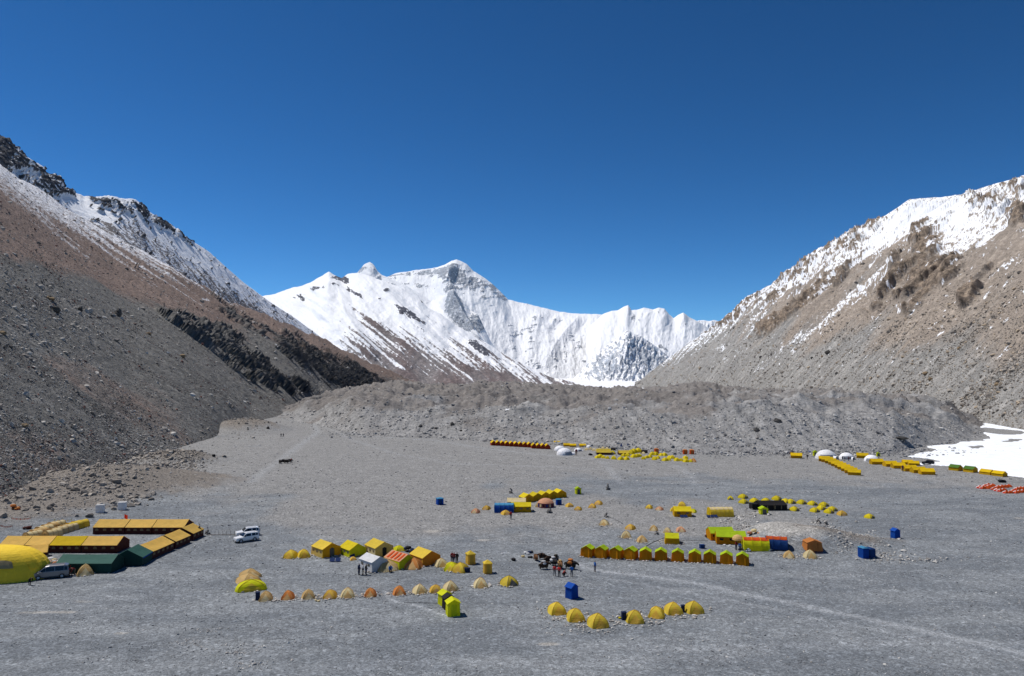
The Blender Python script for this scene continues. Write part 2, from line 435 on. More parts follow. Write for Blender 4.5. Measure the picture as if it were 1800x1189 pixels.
crest_detail(P, T, cb - cs, cd, .80); crest_detail(P, T, cy - cb, cd, .95)
PX, PY = proj(P)
env = sm(0, 0.08, T) * sm(1.02, 0.97, T)
A, B = P[..., 1], P[..., 2] * 1.8
edge = PY - interp(PX, sk)
g = ridged(A / 105 + .35 * fbm(A / 200, B / 200, 3, 300), B / 620, 6, 301)
crag = blobs(PX, PY, [(1625, 430, 24, 26, -20, 1.15), (1600, 480, 34, 30, -40, 1.15), (1560, 520, 55, 18, -38, 1.0), (1665, 470, 20, 36, 0, .9), (1640, 500, 50, 20, -35, .8), (1785, 385, 18, 22, 0, 1.3), (1740, 365, 24, 22, 30, .8), (1705, 350, 12, 20, 0, .8),
                      (1700, 530, 22, 14, -30, 1.0), (1600, 545, 30, 10, -35, .8), (1730, 490, 40, 16, -35, .4), (1445, 448, 26, 14, -30, 1.3), (1420, 470, 26, 12, -40, .8), (1400, 480, 25, 10, -38, .9), (1490, 430, 22, 16, -50, .7), (1520, 415, 40, 12, -35, .7),
                      (1290, 553, 34, 7, -38, 1.4), (1330, 520, 12, 8, 0, .6), (1380, 492, 14, 5, -38, .8), (1360, 530, 40, 6, -38, .5), (1400, 545, 60, 10, -36, .85), (1350, 575, 40, 9, -30, .85), (1480, 490, 50, 10, -38, .6), (1440, 520, 60, 8, -38, .55),
                      (1240, 590, 30, 5, -38, .6), (1660, 395, 40, 10, -20, .45), (1790, 340, 30, 14, 0, .4)])
cn = fbm(A / 42, B / 42, 6, 311, gain=0.66)
rock = sm(0.52, 0.60, np.minimum(crag, 1.0) * .70 + (1.05 * cn + .8 * (g - .5)) * sm(.0, .35, crag + .3 * sm(100, 20, edge)) + .16 * sm(80, 10, edge) * sm(1600, 1500, PX))
P[..., 2] += env * sm(1.0, .86, T) * (g - 0.45) * (9 + 26 * sm(640, 480, PY - (PX - 1500) * .1)) * np.clip(P[..., 1] / 1200, .2, 2)
P[..., 2] += env * 10 * fbm(A / 320, B / 320, 3, 309) * np.clip(P[..., 1] / 900, .2, 2)
ch = ridged(A / 48, B / 52, 5, 320, gain=.45)
rd = sm(0.30, 0.85, np.minimum(crag, 1.0) * .70 + (1.05 * fbm(A / 42, B / 42, 3, 311, gain=.5) + .8 * (g - .5)) * sm(.0, .35, crag))
chd = (4 + 14 * ch) * env * rd
P[..., 2] += chd * .75; P[..., 0] -= chd * .55; P[..., 1] -= chd * .45
P[..., 2] += env * 0.9 * fbm(A / 7, B / 7, 4, 330) * np.clip(P[..., 1] / 500, .4, 3)
sl = interp(PX, [(1060, 655), (1220, 606), (1300, 562), (1350, 540), (1400, 514), (1460, 494), (1540, 462), (1580, 440), (1640, 430), (1700, 460), (1740, 440), (1800, 395), (1900, 350), (2060, 300)])
stk = fbm(A / 30, B / 360, 5, 350, gain=0.62)
snow = 0.5 + (sl - PY) / 60 + 0.45 * stk + .35 * fbm(A / 40, B / 40, 5, 352)
snow = np.minimum(snow - .9 * (g - .5), 0.52 + (sl - PY) / 120 + .42 * fbm(A / 40, B / 40, 5, 352)+.25)
stripe = blobs(PX, PY, [(1500, 520, 62, 5.5, -39, 1.3), (1440, 572, 45, 6, -37, 1.0), (1390, 600, 55, 5, -33, .7), (1340, 640, 60, 3, -30, .5), (1560, 470, 30, 5, -45, .9), (1290, 625, 50, 4, -25, .6), (1270, 612, 14, 4, -30, 1), (1460, 540, 70, 1.5, -38, .55),
                        (1540, 565, 14, 5, -30, .6), (1580, 545, 5, 9, 10, .8), (1745, 520, 40, 5, -35, .5), (1770, 470, 60, 7, -38, .65), (1800, 520, 25, 6, -35, .6), (1650, 590, 14, 3, -20, .6), (1535, 585, 12, 2.5, -40, .6), (1395, 612, 5, 4, -40, .9), (1230, 640, 40, 3, -28, .5), (1690, 460, 40, 6, -50, .9), (1600, 620, 40, 2, -30, .5)])
snow = np.maximum(snow, 0.12 + 0.42 * stripe + 0.5 * fbm(A / 10, B / 60, 5, 356))
pock = 0.42 + 1.25 * fbm(A / 30, B / 22, 6, 334, gain=.7) - .9 * (g - .55) + .5*np.clip((sl - PY) / 150, -.3, .30)
snow = np.where(rock > .5, np.minimum(snow + .25, pock), np.minimum(snow, .53 + .30 * blobs(PX, PY, [(1570, 420, 60, 26, -35, 1), (1640, 380, 60, 20, -10, .8), (1400, 500, 14, 20, 30, 1), (1730, 455, 20, 34, 30, .8), (1330, 545, 40, 14, -38, .8), (1690, 400, 30, 30, 0, .5)])) + 1.0 * fbm(A / 12, B / 13, 6, 337, gain=.75))
snow = snow * sm(700, 640, PY)
tint = sm(0, 1, 0.75 - sm(520, 700, PY - (PX - 1500) * .12) * .75 + 0.5 * fbm(A / 160, B / 300, 5, 340))
RMAT = slope_material('right_scree', (0.220, 0.215, 0.203), (0.310, 0.300, 0.282), (0.300, 0.255, 0.212), (0.125, 0.10, 0.08), (0.30, 0.235, 0.175), 2.2, (0.055, 0.006), speck=0.22)
right = grid_obj('right_scree_slope', P, RMAT, dict(snow=snow, rock=rock, tint=tint), (A, B))
right['label'] = 'pale tan scree slope on the right with snow streaks and brown crags'
SURF['right'] = (P, PX, PY, T, rock)

# ---- moraine hummocks in front of the glacier
px = np.linspace(450, 1790, 700)
toe = [(450, 742), (500, 738), (560, 748), (600, 758), (640, 766), (760, 771), (870, 777), (1000, 783), (1100, 789), (1230, 797), (1330, 797), (1500, 797), (1570, 795), (1620, 786), (1700, 775), (1745, 766), (1790, 760)]
fr = [(450, 737), (500, 725), (560, 714), (620, 706), (700, 712), (760, 716), (860, 717), (940, 722), (1000, 730), (1100, 722), (1200, 728), (1300, 722), (1400, 712), (1500, 718), (1600, 722), (1680, 738), (1740, 758), (1790, 760)]
bk = [(450, 732), (500, 715), (560, 698), (620, 688), (650, 678), (700, 675), (780, 677), (850, 673), (910, 675), (1000, 678), (1060, 682), (1110, 681), (1170, 683), (1230, 672), (1290, 683), (1340, 690), (1440, 692), (1540, 700), (1600, 702), (1660, 713), (1710, 733), (1745, 756), (1790, 759)]
ty = interp(px, toe); td = gd(ty)
fy_ = interp(px, fr) + jag(px, 5, 60, 29); fdp = td * 1.13 + 8
by = interp(px, bk) + jag(px, 6, 45, 39)
bd = np.exp(np.interp(px, [450, 650, 900, 1200, 1400, 1600, 1740, 1790], np.log([620, 1150, 1500, 1500, 1050, 700, 520, 520])))
P, T = surface(px, [(ty + 2, td * 0.99), (fy_, fdp), (by, bd), (by + 6, bd * 1.6)], [100, 120, 10])
PX, PY = proj(P)
e1 = sm(0.03, 0.8, T); e2 = np.exp(-((T - 1.45) / .5) ** 2); e3 = sm(.85, 1.1, T)
taper = sm(450, 560, PX) * sm(1775, 1650, PX)
P[..., 2] += taper * ((e1 * 1.8 + e3 * 3.6) * fbm(P[..., 0] / 34, P[..., 1] / 44, 4, 401) + (e1 * 2.2 + e3 * 8 + e2 * 10) * (ridged(P[..., 0] / 62, P[..., 1] / 70, 5, 404) - .5) + e1 * 0.7 * fbm(P[..., 0] / 5, P[..., 1] / 5, 4, 405))
flute = ridged(P[..., 0] / 9, P[..., 1] / 60, 4, 407)
P[..., 2] += taper * sm(0.05, .4, T) * sm(1.2, .8, T) * 1.5 * (flute - .5)
tint = sm(0.0, 1, 0.22 + 0.8 * fbm(P[..., 0] / 40, P[..., 1] / 40, 5, 410) + .62 * sm(.72, 1.25, T) - .25 * sm(1200, 1400, PX))
rock = sm(.50, .66, .25 * sm(0.8, 1.2, T) + .75 * fbm(P[..., 0] / 14, P[..., 1] / 14, 5, 412, gain=.65) + .18) * .75
snow = sm(.5, .9, blobs(PX, PY, [(893, 724, 9, 2.0, -5, 1), (935, 731, 7, 1.8, -15, 1), (880, 722, 3, 1.5, 0, .9), (952, 727, 4, 1.5, 0, .9), (663, 767, 5, 1.2, 0, .8), (1050, 718, 4, 1.4, 0, .8), (862, 735, 2, 2.5, 20, .7), (1535, 712, 12, 1.2, -15, .7), (402, 742, 4, 2, 0, .9)])) * .7
MMAT = slope_material('moraine_gravel', (0.220, 0.217, 0.214), (0.300, 0.297, 0.292), (0.188, 0.174, 0.163), (0.115, 0.11, 0.106), (0.27, 0.26, 0.245), 0.9, (0.25, 0.03), speck=0.20)
mor = grid_obj('moraine', P, MMAT, dict(snow=snow, rock=rock, tint=tint), (P[..., 0], P[..., 2] * 2))
mor['label'] = 'hummocky grey brown moraine across the valley behind the tents'
SURF['moraine'] = (P, PX, PY, T, rock)

# ---- far mountains, each its own body of land
def spur(PX, PY, pts, wl, wr):
    """a rib: 1 on the line, falling to 0 within wl pixels left and wr right of it"""
    p_ = np.array(pts, float)
    x = np.interp(PY, p_[:, 1], p_[:, 0], left=1e9, right=1e9)
    d = PX - x
    r = np.where(d < 0, np.clip(1 + d / wl, 0, 1), np.clip(1 - d / wr, 0, 1))
    return r * sm(p_[0, 1] - 2, p_[0, 1] + 22, PY) * sm(p_[-1, 1], p_[-1, 1] - 45, PY)

def far_mountain(name, label, sk, foot, d_top, d_foot, nu, nv, jg, disp, rockfn, snowfn, mat, seed, pxr=None, back=1.15, extra=None):
    x0, x1 = pxr or (sk[0][0], sk[-1][0])
    px = np.linspace(x0, x1, nu)
    cy = interp(px, sk) + jag(px, jg, 26, seed)
    cd = d_top(px) if callable(d_top) else np.full(nu, float(d_top))
    fd = d_foot(px) if callable(d_foot) else np.full(nu, float(d_foot))
    fy = interp(px, foot)
    cs = smooth1(cy, max(4, int(26 * nu / (x1 - x0))))
    fy = np.maximum(fy, cs + 3)
    P, T = surface(px, [(fy, fd), (cs, cd), (cs + 30, cd * back)], [nv, 6])
    cb = smooth1(cy, max(2, int(6 * nu / (x1 - x0))))
    crest_detail(P, T, cb - cs, cd, .5); crest_detail(P, T, cy - cb, cd, .92)
    PX, PY = proj(P)
    sc = float(np.mean(cd)) / FOC
    env = sm(1.03, 0.9, T) * .92 + .08; env = env * sm(0, .06, T)
    edge = PY - interp(PX, sk)
    P, rock, snow, tint, (A, B) = disp(P, PX, PY, T, env, edge, sc, rockfn, snowfn)
    o = grid_obj(name, P, mat, dict(snow=snow, rock=rock, tint=tint), (A, B))
    o['label'] = label
    return o

def std_disp(ang, a1, w1, a2, seed, aniso=4.0, spurs=()):
    """relief with gullies running at ang degrees below horizontal in view; w1 is rib width in pixels-at-distance"""
    def f(P, PX, PY, T, env, edge, sc, rockfn, snowfn):
        c, s_ = math.cos(math.radians(ang)), math.sin(math.radians(ang))
        B = (PX * c + PY * s_); A = (-PX * s_ + PY * c)
        wA = A + 5 * fbm(A / 50, B / 50, 3, seed + 9)
        g = ridged(wA / w1, B / (w1 * aniso), 6, seed)
        n = fbm(A / 45, B / 60, 5, seed + 20, gain=.55)
        rock = rockfn(PX, PY, A, B, edge, g)
        cr = ridged(A / 7, B / 10, 4, seed + 30)
        d = env * sc * (.55 * a1 * (g - .5) + a2 * n + rock * 3.0 * cr)
        for pts, wl, wr, h in spurs:
            d = d + env * sc * h * spur(PX, PY, pts, wl, wr)
        P = P.copy()
        P[..., 1] -= d * 1.0
        P[..., 2] += d * 0.35
        snow = snowfn(PX, PY, A, B, edge, g)
        tint = np.clip(.5 + .6 * n, 0, 1)
        return P, rock, np.where(rock > .5, np.minimum(snow, .34 + .5 * fbm(PX / 5, PY / 3, 4, seed + 41)), snow), tint, (A * sc, B * sc)
    return f

FARM = slope_material('far_hazed_rock_and_snow', (0.15, 0.14, 0.15), (0.22, 0.20, 0.20), (0.15, 0.12, 0.12), (0.27, 0.31, 0.37), (0.50, 0.53, 0.57), 14.0, (0.012, 0.0022), speck=0.25, snow_c=(.87, .885, .91), snow_mod=.35)  # rock colours paled and blued: distance haze put into the colour

# Everest north face
sk = [(640, 520), (676, 488), (684, 486), (700, 480), (742, 474), (770, 470), (782, 466), (794, 459), (803, 457), (812, 460), (822, 466), (832, 477), (852, 489), (870, 503), (893, 526), (920, 533), (952, 541), (985, 549), (1022, 552), (1060, 553), (1120, 560), (1180, 580)]
ev_rock = [(748, 478, 60, 4, -6, .95), (775, 487, 26, 10, 0, .75), (800, 484, 34, 7, 15, .85), (806, 500, 32, 16, 10, .85), (838, 500, 28, 12, 30, .85), (785, 478, 40, 3, -3, .8), (875, 515, 24, 9, 45, .95), (790, 520, 10, 16, 10, 1.2), (730, 500, 40, 12, 10, .55), (800, 467, 14, 2.5, 0, .9), (800, 475, 22, 2, 3, .8), (690, 495, 14, 12, 0, .5),
           (900, 580, 18, 9, 0, .45), (935, 575, 10, 20, 10, .55), (960, 568, 22, 14, 0, .55), (900, 600, 10, 24, 15, .5), (930, 610, 14, 26, 15, .5), (1010, 610, 40, 30, -40, .35), (860, 525, 40, 4, 0, .5), (990, 620, 60, 8, -30, .4), (945, 645, 40, 6, 5, .4)]
def ev_rf(PX, PY, A, B, edge, g):
    band = fbm(PX / 26, (PY + .12 * PX) / 5.0, 5, 503, gain=.6)
    vert = fbm(PX / 9, PY / 26, 5, 505, gain=.6)
    return sm(.44, .66, .68 * blobs(PX, PY, ev_rock) + .95 * band + .7 * vert)*.85
def ev_sn(PX, PY, A, B, edge, g):
    return .9 + .25 * fbm(PX / 12, PY / 20, 4, 507)
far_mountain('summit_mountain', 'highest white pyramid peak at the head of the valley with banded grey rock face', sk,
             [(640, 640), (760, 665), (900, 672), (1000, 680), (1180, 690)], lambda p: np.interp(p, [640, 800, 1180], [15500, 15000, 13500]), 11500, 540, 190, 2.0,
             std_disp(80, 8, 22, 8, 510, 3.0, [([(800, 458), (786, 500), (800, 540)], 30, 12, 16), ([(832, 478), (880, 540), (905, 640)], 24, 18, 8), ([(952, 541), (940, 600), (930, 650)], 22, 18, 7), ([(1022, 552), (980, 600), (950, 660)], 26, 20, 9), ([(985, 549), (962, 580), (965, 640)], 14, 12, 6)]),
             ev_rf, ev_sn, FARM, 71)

# peaks right of it
sk = [(1030, 580), (1060, 552), (1075, 547), (1086, 546), (1096, 540), (1104, 537), (1110, 546), (1120, 545), (1132, 541), (1148, 545), (1158, 541), (1168, 543), (1176, 553), (1184, 560), (1192, 554), (1201, 550), (1212, 558), (1226, 565), (1244, 576), (1290, 600), (1340, 640)]
def r_rf(PX, PY, A, B, edge, g):
    bl = blobs(PX, PY, [(1115, 562, 22, 12, 10, .6), (1150, 552, 30, 6, 0, .55), (1170, 580, 36, 9, 10, .5), (1204, 566, 12, 12, 0, .45), (1130, 590, 50, 10, 20, .35), (1210, 590, 14, 20, 0, .4), (1165, 612, 14, 4, 30, .9)])
    return sm(.56, .80, bl + .7 * fbm(PX / 9, PY / 12, 5, 531, gain=.6))*.8
far_mountain('right_snow_peaks', 'row of sharp snow peaks with fluted faces right of the highest mountain', sk, [(1030, 690), (1340, 690)], 12500, 9500, 330, 140, .8,
             std_disp(95, 3, 9, 9, 540, 4.0, ()), r_rf, lambda PX, PY, A, B, e, g: .88 + .2 * fbm(PX / 8, PY / 10, 4, 545), FARM, 73)
sk = [(1200, 590), (1226, 564), (1236, 563), (1247, 565), (1256, 562), (1268, 566), (1300, 590)]
far_mountain('distant_snow_range', 'small distant bluish snow range low behind the right slope', sk, [(1200, 640), (1300, 640)], 17500, 16000, 70, 40, 1.2, std_disp(90, 12, 9, 6, 550), lambda PX, PY, A, B, e, g: sm(.55, .7, .5 + .6 * fbm(PX / 6, PY / 6, 4, 551)), lambda PX, PY, A, B, e, g: .8 + 0 * PX, FARM, 75)

# shoulder peak behind the left snow mountain, with its shaded arete
sk = [(560, 560), (610, 500), (628, 480), (640, 466), (650, 461), (657, 466), (664, 477), (672, 484), (690, 492), (710, 500), (735, 515), (758, 530), (778, 522), (788, 512), (797, 508), (806, 522), (818, 532), (826, 545), (840, 553), (850, 574), (862, 600), (880, 622), (905, 640), (935, 654), (970, 668), (1000, 676)]
def c_rf(PX, PY, A, B, edge, g):
    bl = blobs(PX, PY, [(636, 474, 10, 5, -30, .9), (655, 474, 12, 5, 40, .5), (797, 522, 14, 12, 40, 1.4), (805, 538, 14, 12, 50, 1.2), (800, 555, 24, 12, 40, 1.2), (838, 562, 14, 10, 40, 1.2), (815, 570, 20, 9, 45, 1.2), (845, 575, 8, 10, 30, 1.0), (665, 490, 10, 8, 40, .7), (690, 500, 14, 4, 20, .6), (825, 585, 10, 14, -45, .6)])  # grey rock cover on the arete also carries its blue shade as colour
    return sm(.5, .68, bl + .7 * fbm(PX / 9, PY / 7, 5, 561, gain=.6))
def c_sn(PX, PY, A, B, edge, g):
    return .85 + .2 * fbm(PX / 8, PY / 10, 4, 565)
far_mountain('shoulder_peak', 'pointed snow peak and shaded rocky arete between the left snow mountain and the highest peak', sk, [(560, 640), (720, 600), (800, 620), (870, 650), (1000, 690)],
             lambda p: np.interp(p, [560, 760, 1000], [10500, 9500, 7600]), lambda p: np.interp(p, [560, 760, 1000], [9300, 8300, 7000]), 380, 120, 1.6,
             std_disp(50, 10, 16, 5, 570, 3.0, [([(797, 508), (800, 530), (815, 560), (845, 605), (880, 640)], 30, 9, 30)]), c_rf, c_sn, FARM, 77)

# left snow mountain with streaked brown flanks
sk = [(380, 545), (440, 525), (484, 517), (515, 506), (545, 498), (562, 487), (578, 478), (588, 484), (600, 489), (612, 482), (630, 480), (655, 487), (680, 497), (705, 505), (722, 518), (740, 528), (752, 541), (775, 552), (800, 572), (830, 588), (855, 603), (880, 619), (905, 632), (935, 648), (965, 662), (1010, 673)]
def l_rf(PX, PY, A, B, edge, g):
    bl = blobs(PX, PY, [(595, 490, 14, 5, 10, 1.1), (608, 492, 6, 6, 0, 1.0), (560, 510, 30, 7, 10, .6), (530, 525, 30, 10, 0, .7), (590, 505, 30, 6, 20, .5), (625, 515, 22, 5, 35, .8), (682, 515, 6, 5, 0, 1.1), (745, 528, 8, 5, 40, 1.0), (710, 550, 22, 9, 25, .85), (735, 565, 22, 8, 25, .7), (760, 540, 20, 6, 30, .7),
                        (740, 583, 14, 5, 30, .5), (835, 607, 16, 9, 30, .9), (850, 622, 20, 8, 30, .8), (665, 528, 8, 4, 0, .6), (790, 590, 20, 5, 30, .5)])
    return sm(.52, .70, bl + .75 * fbm(A / 6, B / 14, 5, 581, gain=.6))
def l_sn(PX, PY, A, B, edge, g):
    line = interp(PX, [(380, 640), (560, 640), (640, 600), (720, 610), (800, 630), (900, 650), (1010, 668)])
    st = fbm(A / 6.5, B / 110, 5, 583, gain=.68)
    s = .93 - np.clip((PY - line + 50) / 130, -.2, .62) + 1.0 * st + .3 * fbm(PX / 5, PY / 5, 4, 584) - .40 * blobs(PX, PY, [(650, 565, 60, 7, 42, 1.1), (700, 600, 60, 5, 38, .8), (770, 575, 70, 3.5, 38, .7), (700, 658, 120, 9, 6, 1.0), (860, 660, 90, 9, 12, .8)])
    return s
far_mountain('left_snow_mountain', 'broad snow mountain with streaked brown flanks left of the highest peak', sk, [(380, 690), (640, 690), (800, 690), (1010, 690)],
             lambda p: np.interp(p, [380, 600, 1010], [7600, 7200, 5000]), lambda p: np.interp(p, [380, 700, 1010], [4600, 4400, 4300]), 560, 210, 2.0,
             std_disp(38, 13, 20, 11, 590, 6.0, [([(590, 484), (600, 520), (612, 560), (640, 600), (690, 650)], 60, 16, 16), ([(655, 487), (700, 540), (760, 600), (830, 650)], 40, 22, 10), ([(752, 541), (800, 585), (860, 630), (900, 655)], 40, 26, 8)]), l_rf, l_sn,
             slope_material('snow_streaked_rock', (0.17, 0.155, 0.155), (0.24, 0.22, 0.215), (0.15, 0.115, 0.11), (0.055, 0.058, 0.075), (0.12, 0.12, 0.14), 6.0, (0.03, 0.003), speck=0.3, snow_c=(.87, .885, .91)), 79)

# front pyramid
sk = [(985, 684), (1005, 668), (1020, 655), (1040, 632), (1058, 615), (1075, 600), (1090, 590), (1103, 579), (1112, 586), (1128, 592), (1140, 600), (1158, 612), (1178, 630), (1200, 650), (1225, 680)]
def p_rf(PX, PY, A, B, edge, g):
    n = fbm((PX - .35 * PY) / 6, (PY + .5 * PX) / 9, 5, 601, gain=.62)
    return sm(.42, .56, .37 + 1.0 * n + .15 * sm(0, 30, edge) - .25 * sm(655, 675, PY) + blobs(PX, PY, [(1140, 625, 30, 18, 30, .22), (1060, 640, 24, 26, -20, .22)]))
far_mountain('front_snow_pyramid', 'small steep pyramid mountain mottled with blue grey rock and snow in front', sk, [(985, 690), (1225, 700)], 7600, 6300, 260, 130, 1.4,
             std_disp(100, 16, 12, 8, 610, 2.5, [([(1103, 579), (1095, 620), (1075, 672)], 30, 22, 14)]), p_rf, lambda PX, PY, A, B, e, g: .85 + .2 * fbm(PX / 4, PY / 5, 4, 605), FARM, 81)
# glacier floor far up the valley
gx = np.linspace(-2500, 2500, 60); gy = np.linspace(2500, 12500, 80)
GX_, GY_ = np.meshgrid(gx, gy)
GZ = 2 + (GY_ - 2500) * .004 + 12 * fbm(GX_ / 700, GY_ / 700, 4, 650)
GZ = np.minimum(GZ, 16) - 34
grid_obj('glacier', np.stack([GX_, GY_, GZ], -1), FARM, dict(snow=sm(-700, 100, GX_), rock=GX_ * 0, tint=GX_ * 0 + .4), (GX_, GY_))

# ---- frozen snow field on the right
edge_px = [(1592, 803), (1612, 799), (1640, 799), (1655, 792), (1618, 787), (1640, 785), (1690, 777), (1742, 771), (1728, 762), (1722, 748), (1735, 745), (1770, 751), (1800, 752), (1900, 760), (2000, 780), (2000, 900), (1900, 868), (1800, 838), (1755, 834), (1690, 824), (1640, 815), (1612, 812), (1640, 812), (1672, 821), (1668, 812), (1620, 807)]
edge_px = [(1588, 802), (1625, 797), (1652, 791), (1618, 786), (1650, 784), (1700, 777), (1745, 770), (1726, 760), (1722, 747), (1735, 744), (1800, 752), (1900, 760), (2000, 780), (2000, 905), (1900, 868), (1800, 839), (1757, 835), (1706, 827), (1668, 819), (1612, 816), (1660, 812), (1628, 806)]
poly = np.array([gxy(*q) for q in edge_px])
def in_poly(x, y, poly):
    c = np.zeros(x.shape, bool); n = len(poly)
    for i in range(n):
        x1, y1 = poly[i]; x2, y2 = poly[(i + 1) % n]
        c ^= ((y1 > y) != (y2 > y)) & (x < (x2 - x1) * (y - y1) / (y2 - y1 + 1e-12) + x1)
    return c
def snow_holes(x, y):
    return None
pxs = np.linspace(1570, 2010, 420); pys = np.linspace(738, 910, 300)
SPX, SPY = np.meshgrid(pxs, pys)
rx, rz = ray(SPX, SPY); D = -CAMZ / rz
SX, SY = rx * D, D
wobx = 3.0 * fbm(SX / 9, SY / 9, 6, 701, gain=.65); woby = 9.0 * fbm(SX / 12, SY / 16, 6, 702, gain=.65)
ins = in_poly(SX + wobx, SY + woby, poly)
for hole in ([(1660, 752), (1735, 752), (1800, 758), (1800, 763), (1760, 764), (1730, 760)], [(1700, 786), (1730, 784), (1728, 787), (1705, 789)], [(1755, 775), (1800, 771), (1800, 774), (1760, 778)]):
    ins &= ~in_poly(SX + wobx, SY + woby, np.array([gxy(*q) for q in hole]))
# distance-like ramp so the field has a soft thin rim
k = ins.astype(float)
for _ in range(3):
    k2 = k.copy(); k2[1:-1, 1:-1] = (k[:-2, 1:-1] + k[2:, 1:-1] + k[1:-1, :-2] + k[1:-1, 2:] + k[1:-1, 1:-1]) / 5; k = k2
SZ = floor_h(SX, SY) - 0.10 + 0.34 * sm(.1, .9, k) + .05 * fbm(SX / 10, SY / 10, 3, 709)
m = NT('snow')
p = m.geo()
n1 = m.noise(p, .25, 5, .6)
m.bump(n1, .4, .3)
n2 = m.noise(m.scale(p, (.35, 1, 1)), .09, 6, .7)
SNOW = m.done(m.mix(m.step(n2, .62, .70), m.mix(m.step(n1, .3, .7), (.80, .84, .89), (.9, .915, .93)), (.52, .55, .58)), 0.6)
I = np.arange(SX.size).reshape(SX.shape)
q = np.stack([I[:-1, :-1], I[:-1, 1:], I[1:, 1:], I[1:, :-1]], -1).reshape(-1, 4)
keep = (k.reshape(-1)[q] > .12).any(1)
q = q[keep]
used = np.unique(q); remap = np.zeros(SX.size, int); remap[used] = np.arange(len(used))
V = np.stack([SX, SY, SZ], -1).reshape(-1, 3)[used]
me = bpy.data.meshes.new('snow_field')
me.from_pydata(V.tolist(), [], remap[q][:, ::-1].tolist()); me.polygons.foreach_set('use_smooth', np.ones(len(me.polygons), bool)); me.materials.append(SNOW)
sf = bpy.data.objects.new('snow_field', me); COL.objects.link(sf)
tag(sf, 'white frozen snow field on the flat ground below the right slope', kind='structure')

# ------------------------------------------------------------------ loose stones, far too many to count
def stone_group(name, mat):
    ng = bpy.data.node_groups.new(name, 'GeometryNodeTree')
    ng.interface.new_socket('Geometry', in_out='INPUT', socket_type='NodeSocketGeometry')
    ng.interface.new_socket('Geometry', in_out='OUTPUT', socket_type='NodeSocketGeometry')
    N = ng.nodes; L = ng.links
    gi = N.new('NodeGroupInput'); go = N.new('NodeGroupOutput')
    ico = N.new('GeometryNodeMeshIcoSphere'); ico.inputs['Radius'].default_value = 0.5; ico.inputs['Subdivisions'].default_value = 1
    rnd = N.new('FunctionNodeRandomValue'); rnd.data_type = 'FLOAT_VECTOR'
    rnd.inputs[0].default_value = (-.17, -.17, -.17); rnd.inputs[1].default_value = (.17, .17, .17)
    sp = N.new('GeometryNodeSetPosition'); L.new(ico.outputs[0], sp.inputs['Geometry']); L.new(rnd.outputs[0], sp.inputs['Offset'])
    sh = N.new('GeometryNodeSetShadeSmooth'); sh.inputs['Shade Smooth'].default_value = False; L.new(sp.outputs[0], sh.inputs[0])
    ma = N.new('GeometryNodeSetMaterial'); ma.inputs['Material'].default_value = mat; L.new(sh.outputs[0], ma.inputs[0])
    a = N.new('GeometryNodeInputNamedAttribute'); a.data_type = 'FLOAT_VECTOR'; a.inputs[0].default_value = 'sz'
    b = N.new('GeometryNodeInputNamedAttribute'); b.data_type = 'FLOAT_VECTOR'; b.inputs[0].default_value = 'rot'
    io = N.new('GeometryNodeInstanceOnPoints'); L.new(gi.outputs[0], io.inputs['Points']); L.new(ma.outputs[0], io.inputs['Instance'])
    L.new(a.outputs[0], io.inputs['Scale']); L.new(b.outputs[0], io.inputs['Rotation'])
    L.new(io.outputs[0], go.inputs[0])
    return ng

def stone_mat(name, lo, hi, odd=None):
    m = NT(name)
    r = m.n.new('ShaderNodeObjectInfo').outputs['Random']
    c = m.mix(r, lo, hi)
    if odd: c = m.mix(m.step(m.math('FRACT', m.math('MULTIPLY', r, 17.31)), .80, .84), c, odd)
    g = m.noise(m.geo(), 3.0, 3, .7)
    return m.done(m.mul(c, m.math('MULTIPLY_ADD', g, .8, .6)))

def stones(name, pos, size, mat, label, flat=0.65, seed=1):
    rg = np.random.default_rng(seed)
    n = len(pos)
    me = bpy.data.meshes.new(name)
    me.vertices.add(n); me.vertices.foreach_set('co', np.asarray(pos, np.float32).reshape(-1))
    s = np.asarray(size)[:, None] * rg.uniform(.65, 1.35, (n, 3)); s[:, 2] *= flat
    rot = rg.uniform(-.5, .5, (n, 3)); rot[:, 2] = rg.uniform(0, 6.28, n)
    for k, v in (('sz', s), ('rot', rot)):
        at_ = me.attributes.new(k, 'FLOAT_VECTOR', 'POINT'); at_.data.foreach_set('vector', v.astype(np.float32).reshape(-1))
    o = bpy.data.objects.new(name, me); COL.objects.link(o)
    md = o.modifiers.new('stones', 'NODES'); md.node_group = stone_group(name, mat)
    tag(o, label, kind='stuff')
    return o

S_GREY = stone_mat('grey_stone', (0.11, 0.11, 0.115), (0.33, 0.33, 0.33), (0.48, 0.47, 0.45))
S_DARK = stone_mat('dark_scree_stone', (0.085, 0.08, 0.075), (0.22, 0.20, 0.18), (0.17, 0.085, 0.07))
S_TAN = stone_mat('tan_scree_stone', (0.15, 0.135, 0.12), (0.34, 0.31, 0.27), (0.42, 0.34, 0.25))
S_PALE = stone_mat('pale_stone', (0.24, 0.22, 0.20), (0.55, 0.53, 0.49))

def pareto(rg, n, lo, hi, a=2.2):
    u = rg.random(n)
    return (lo ** -a - u * (lo ** -a - hi ** -a)) ** (-1 / a)

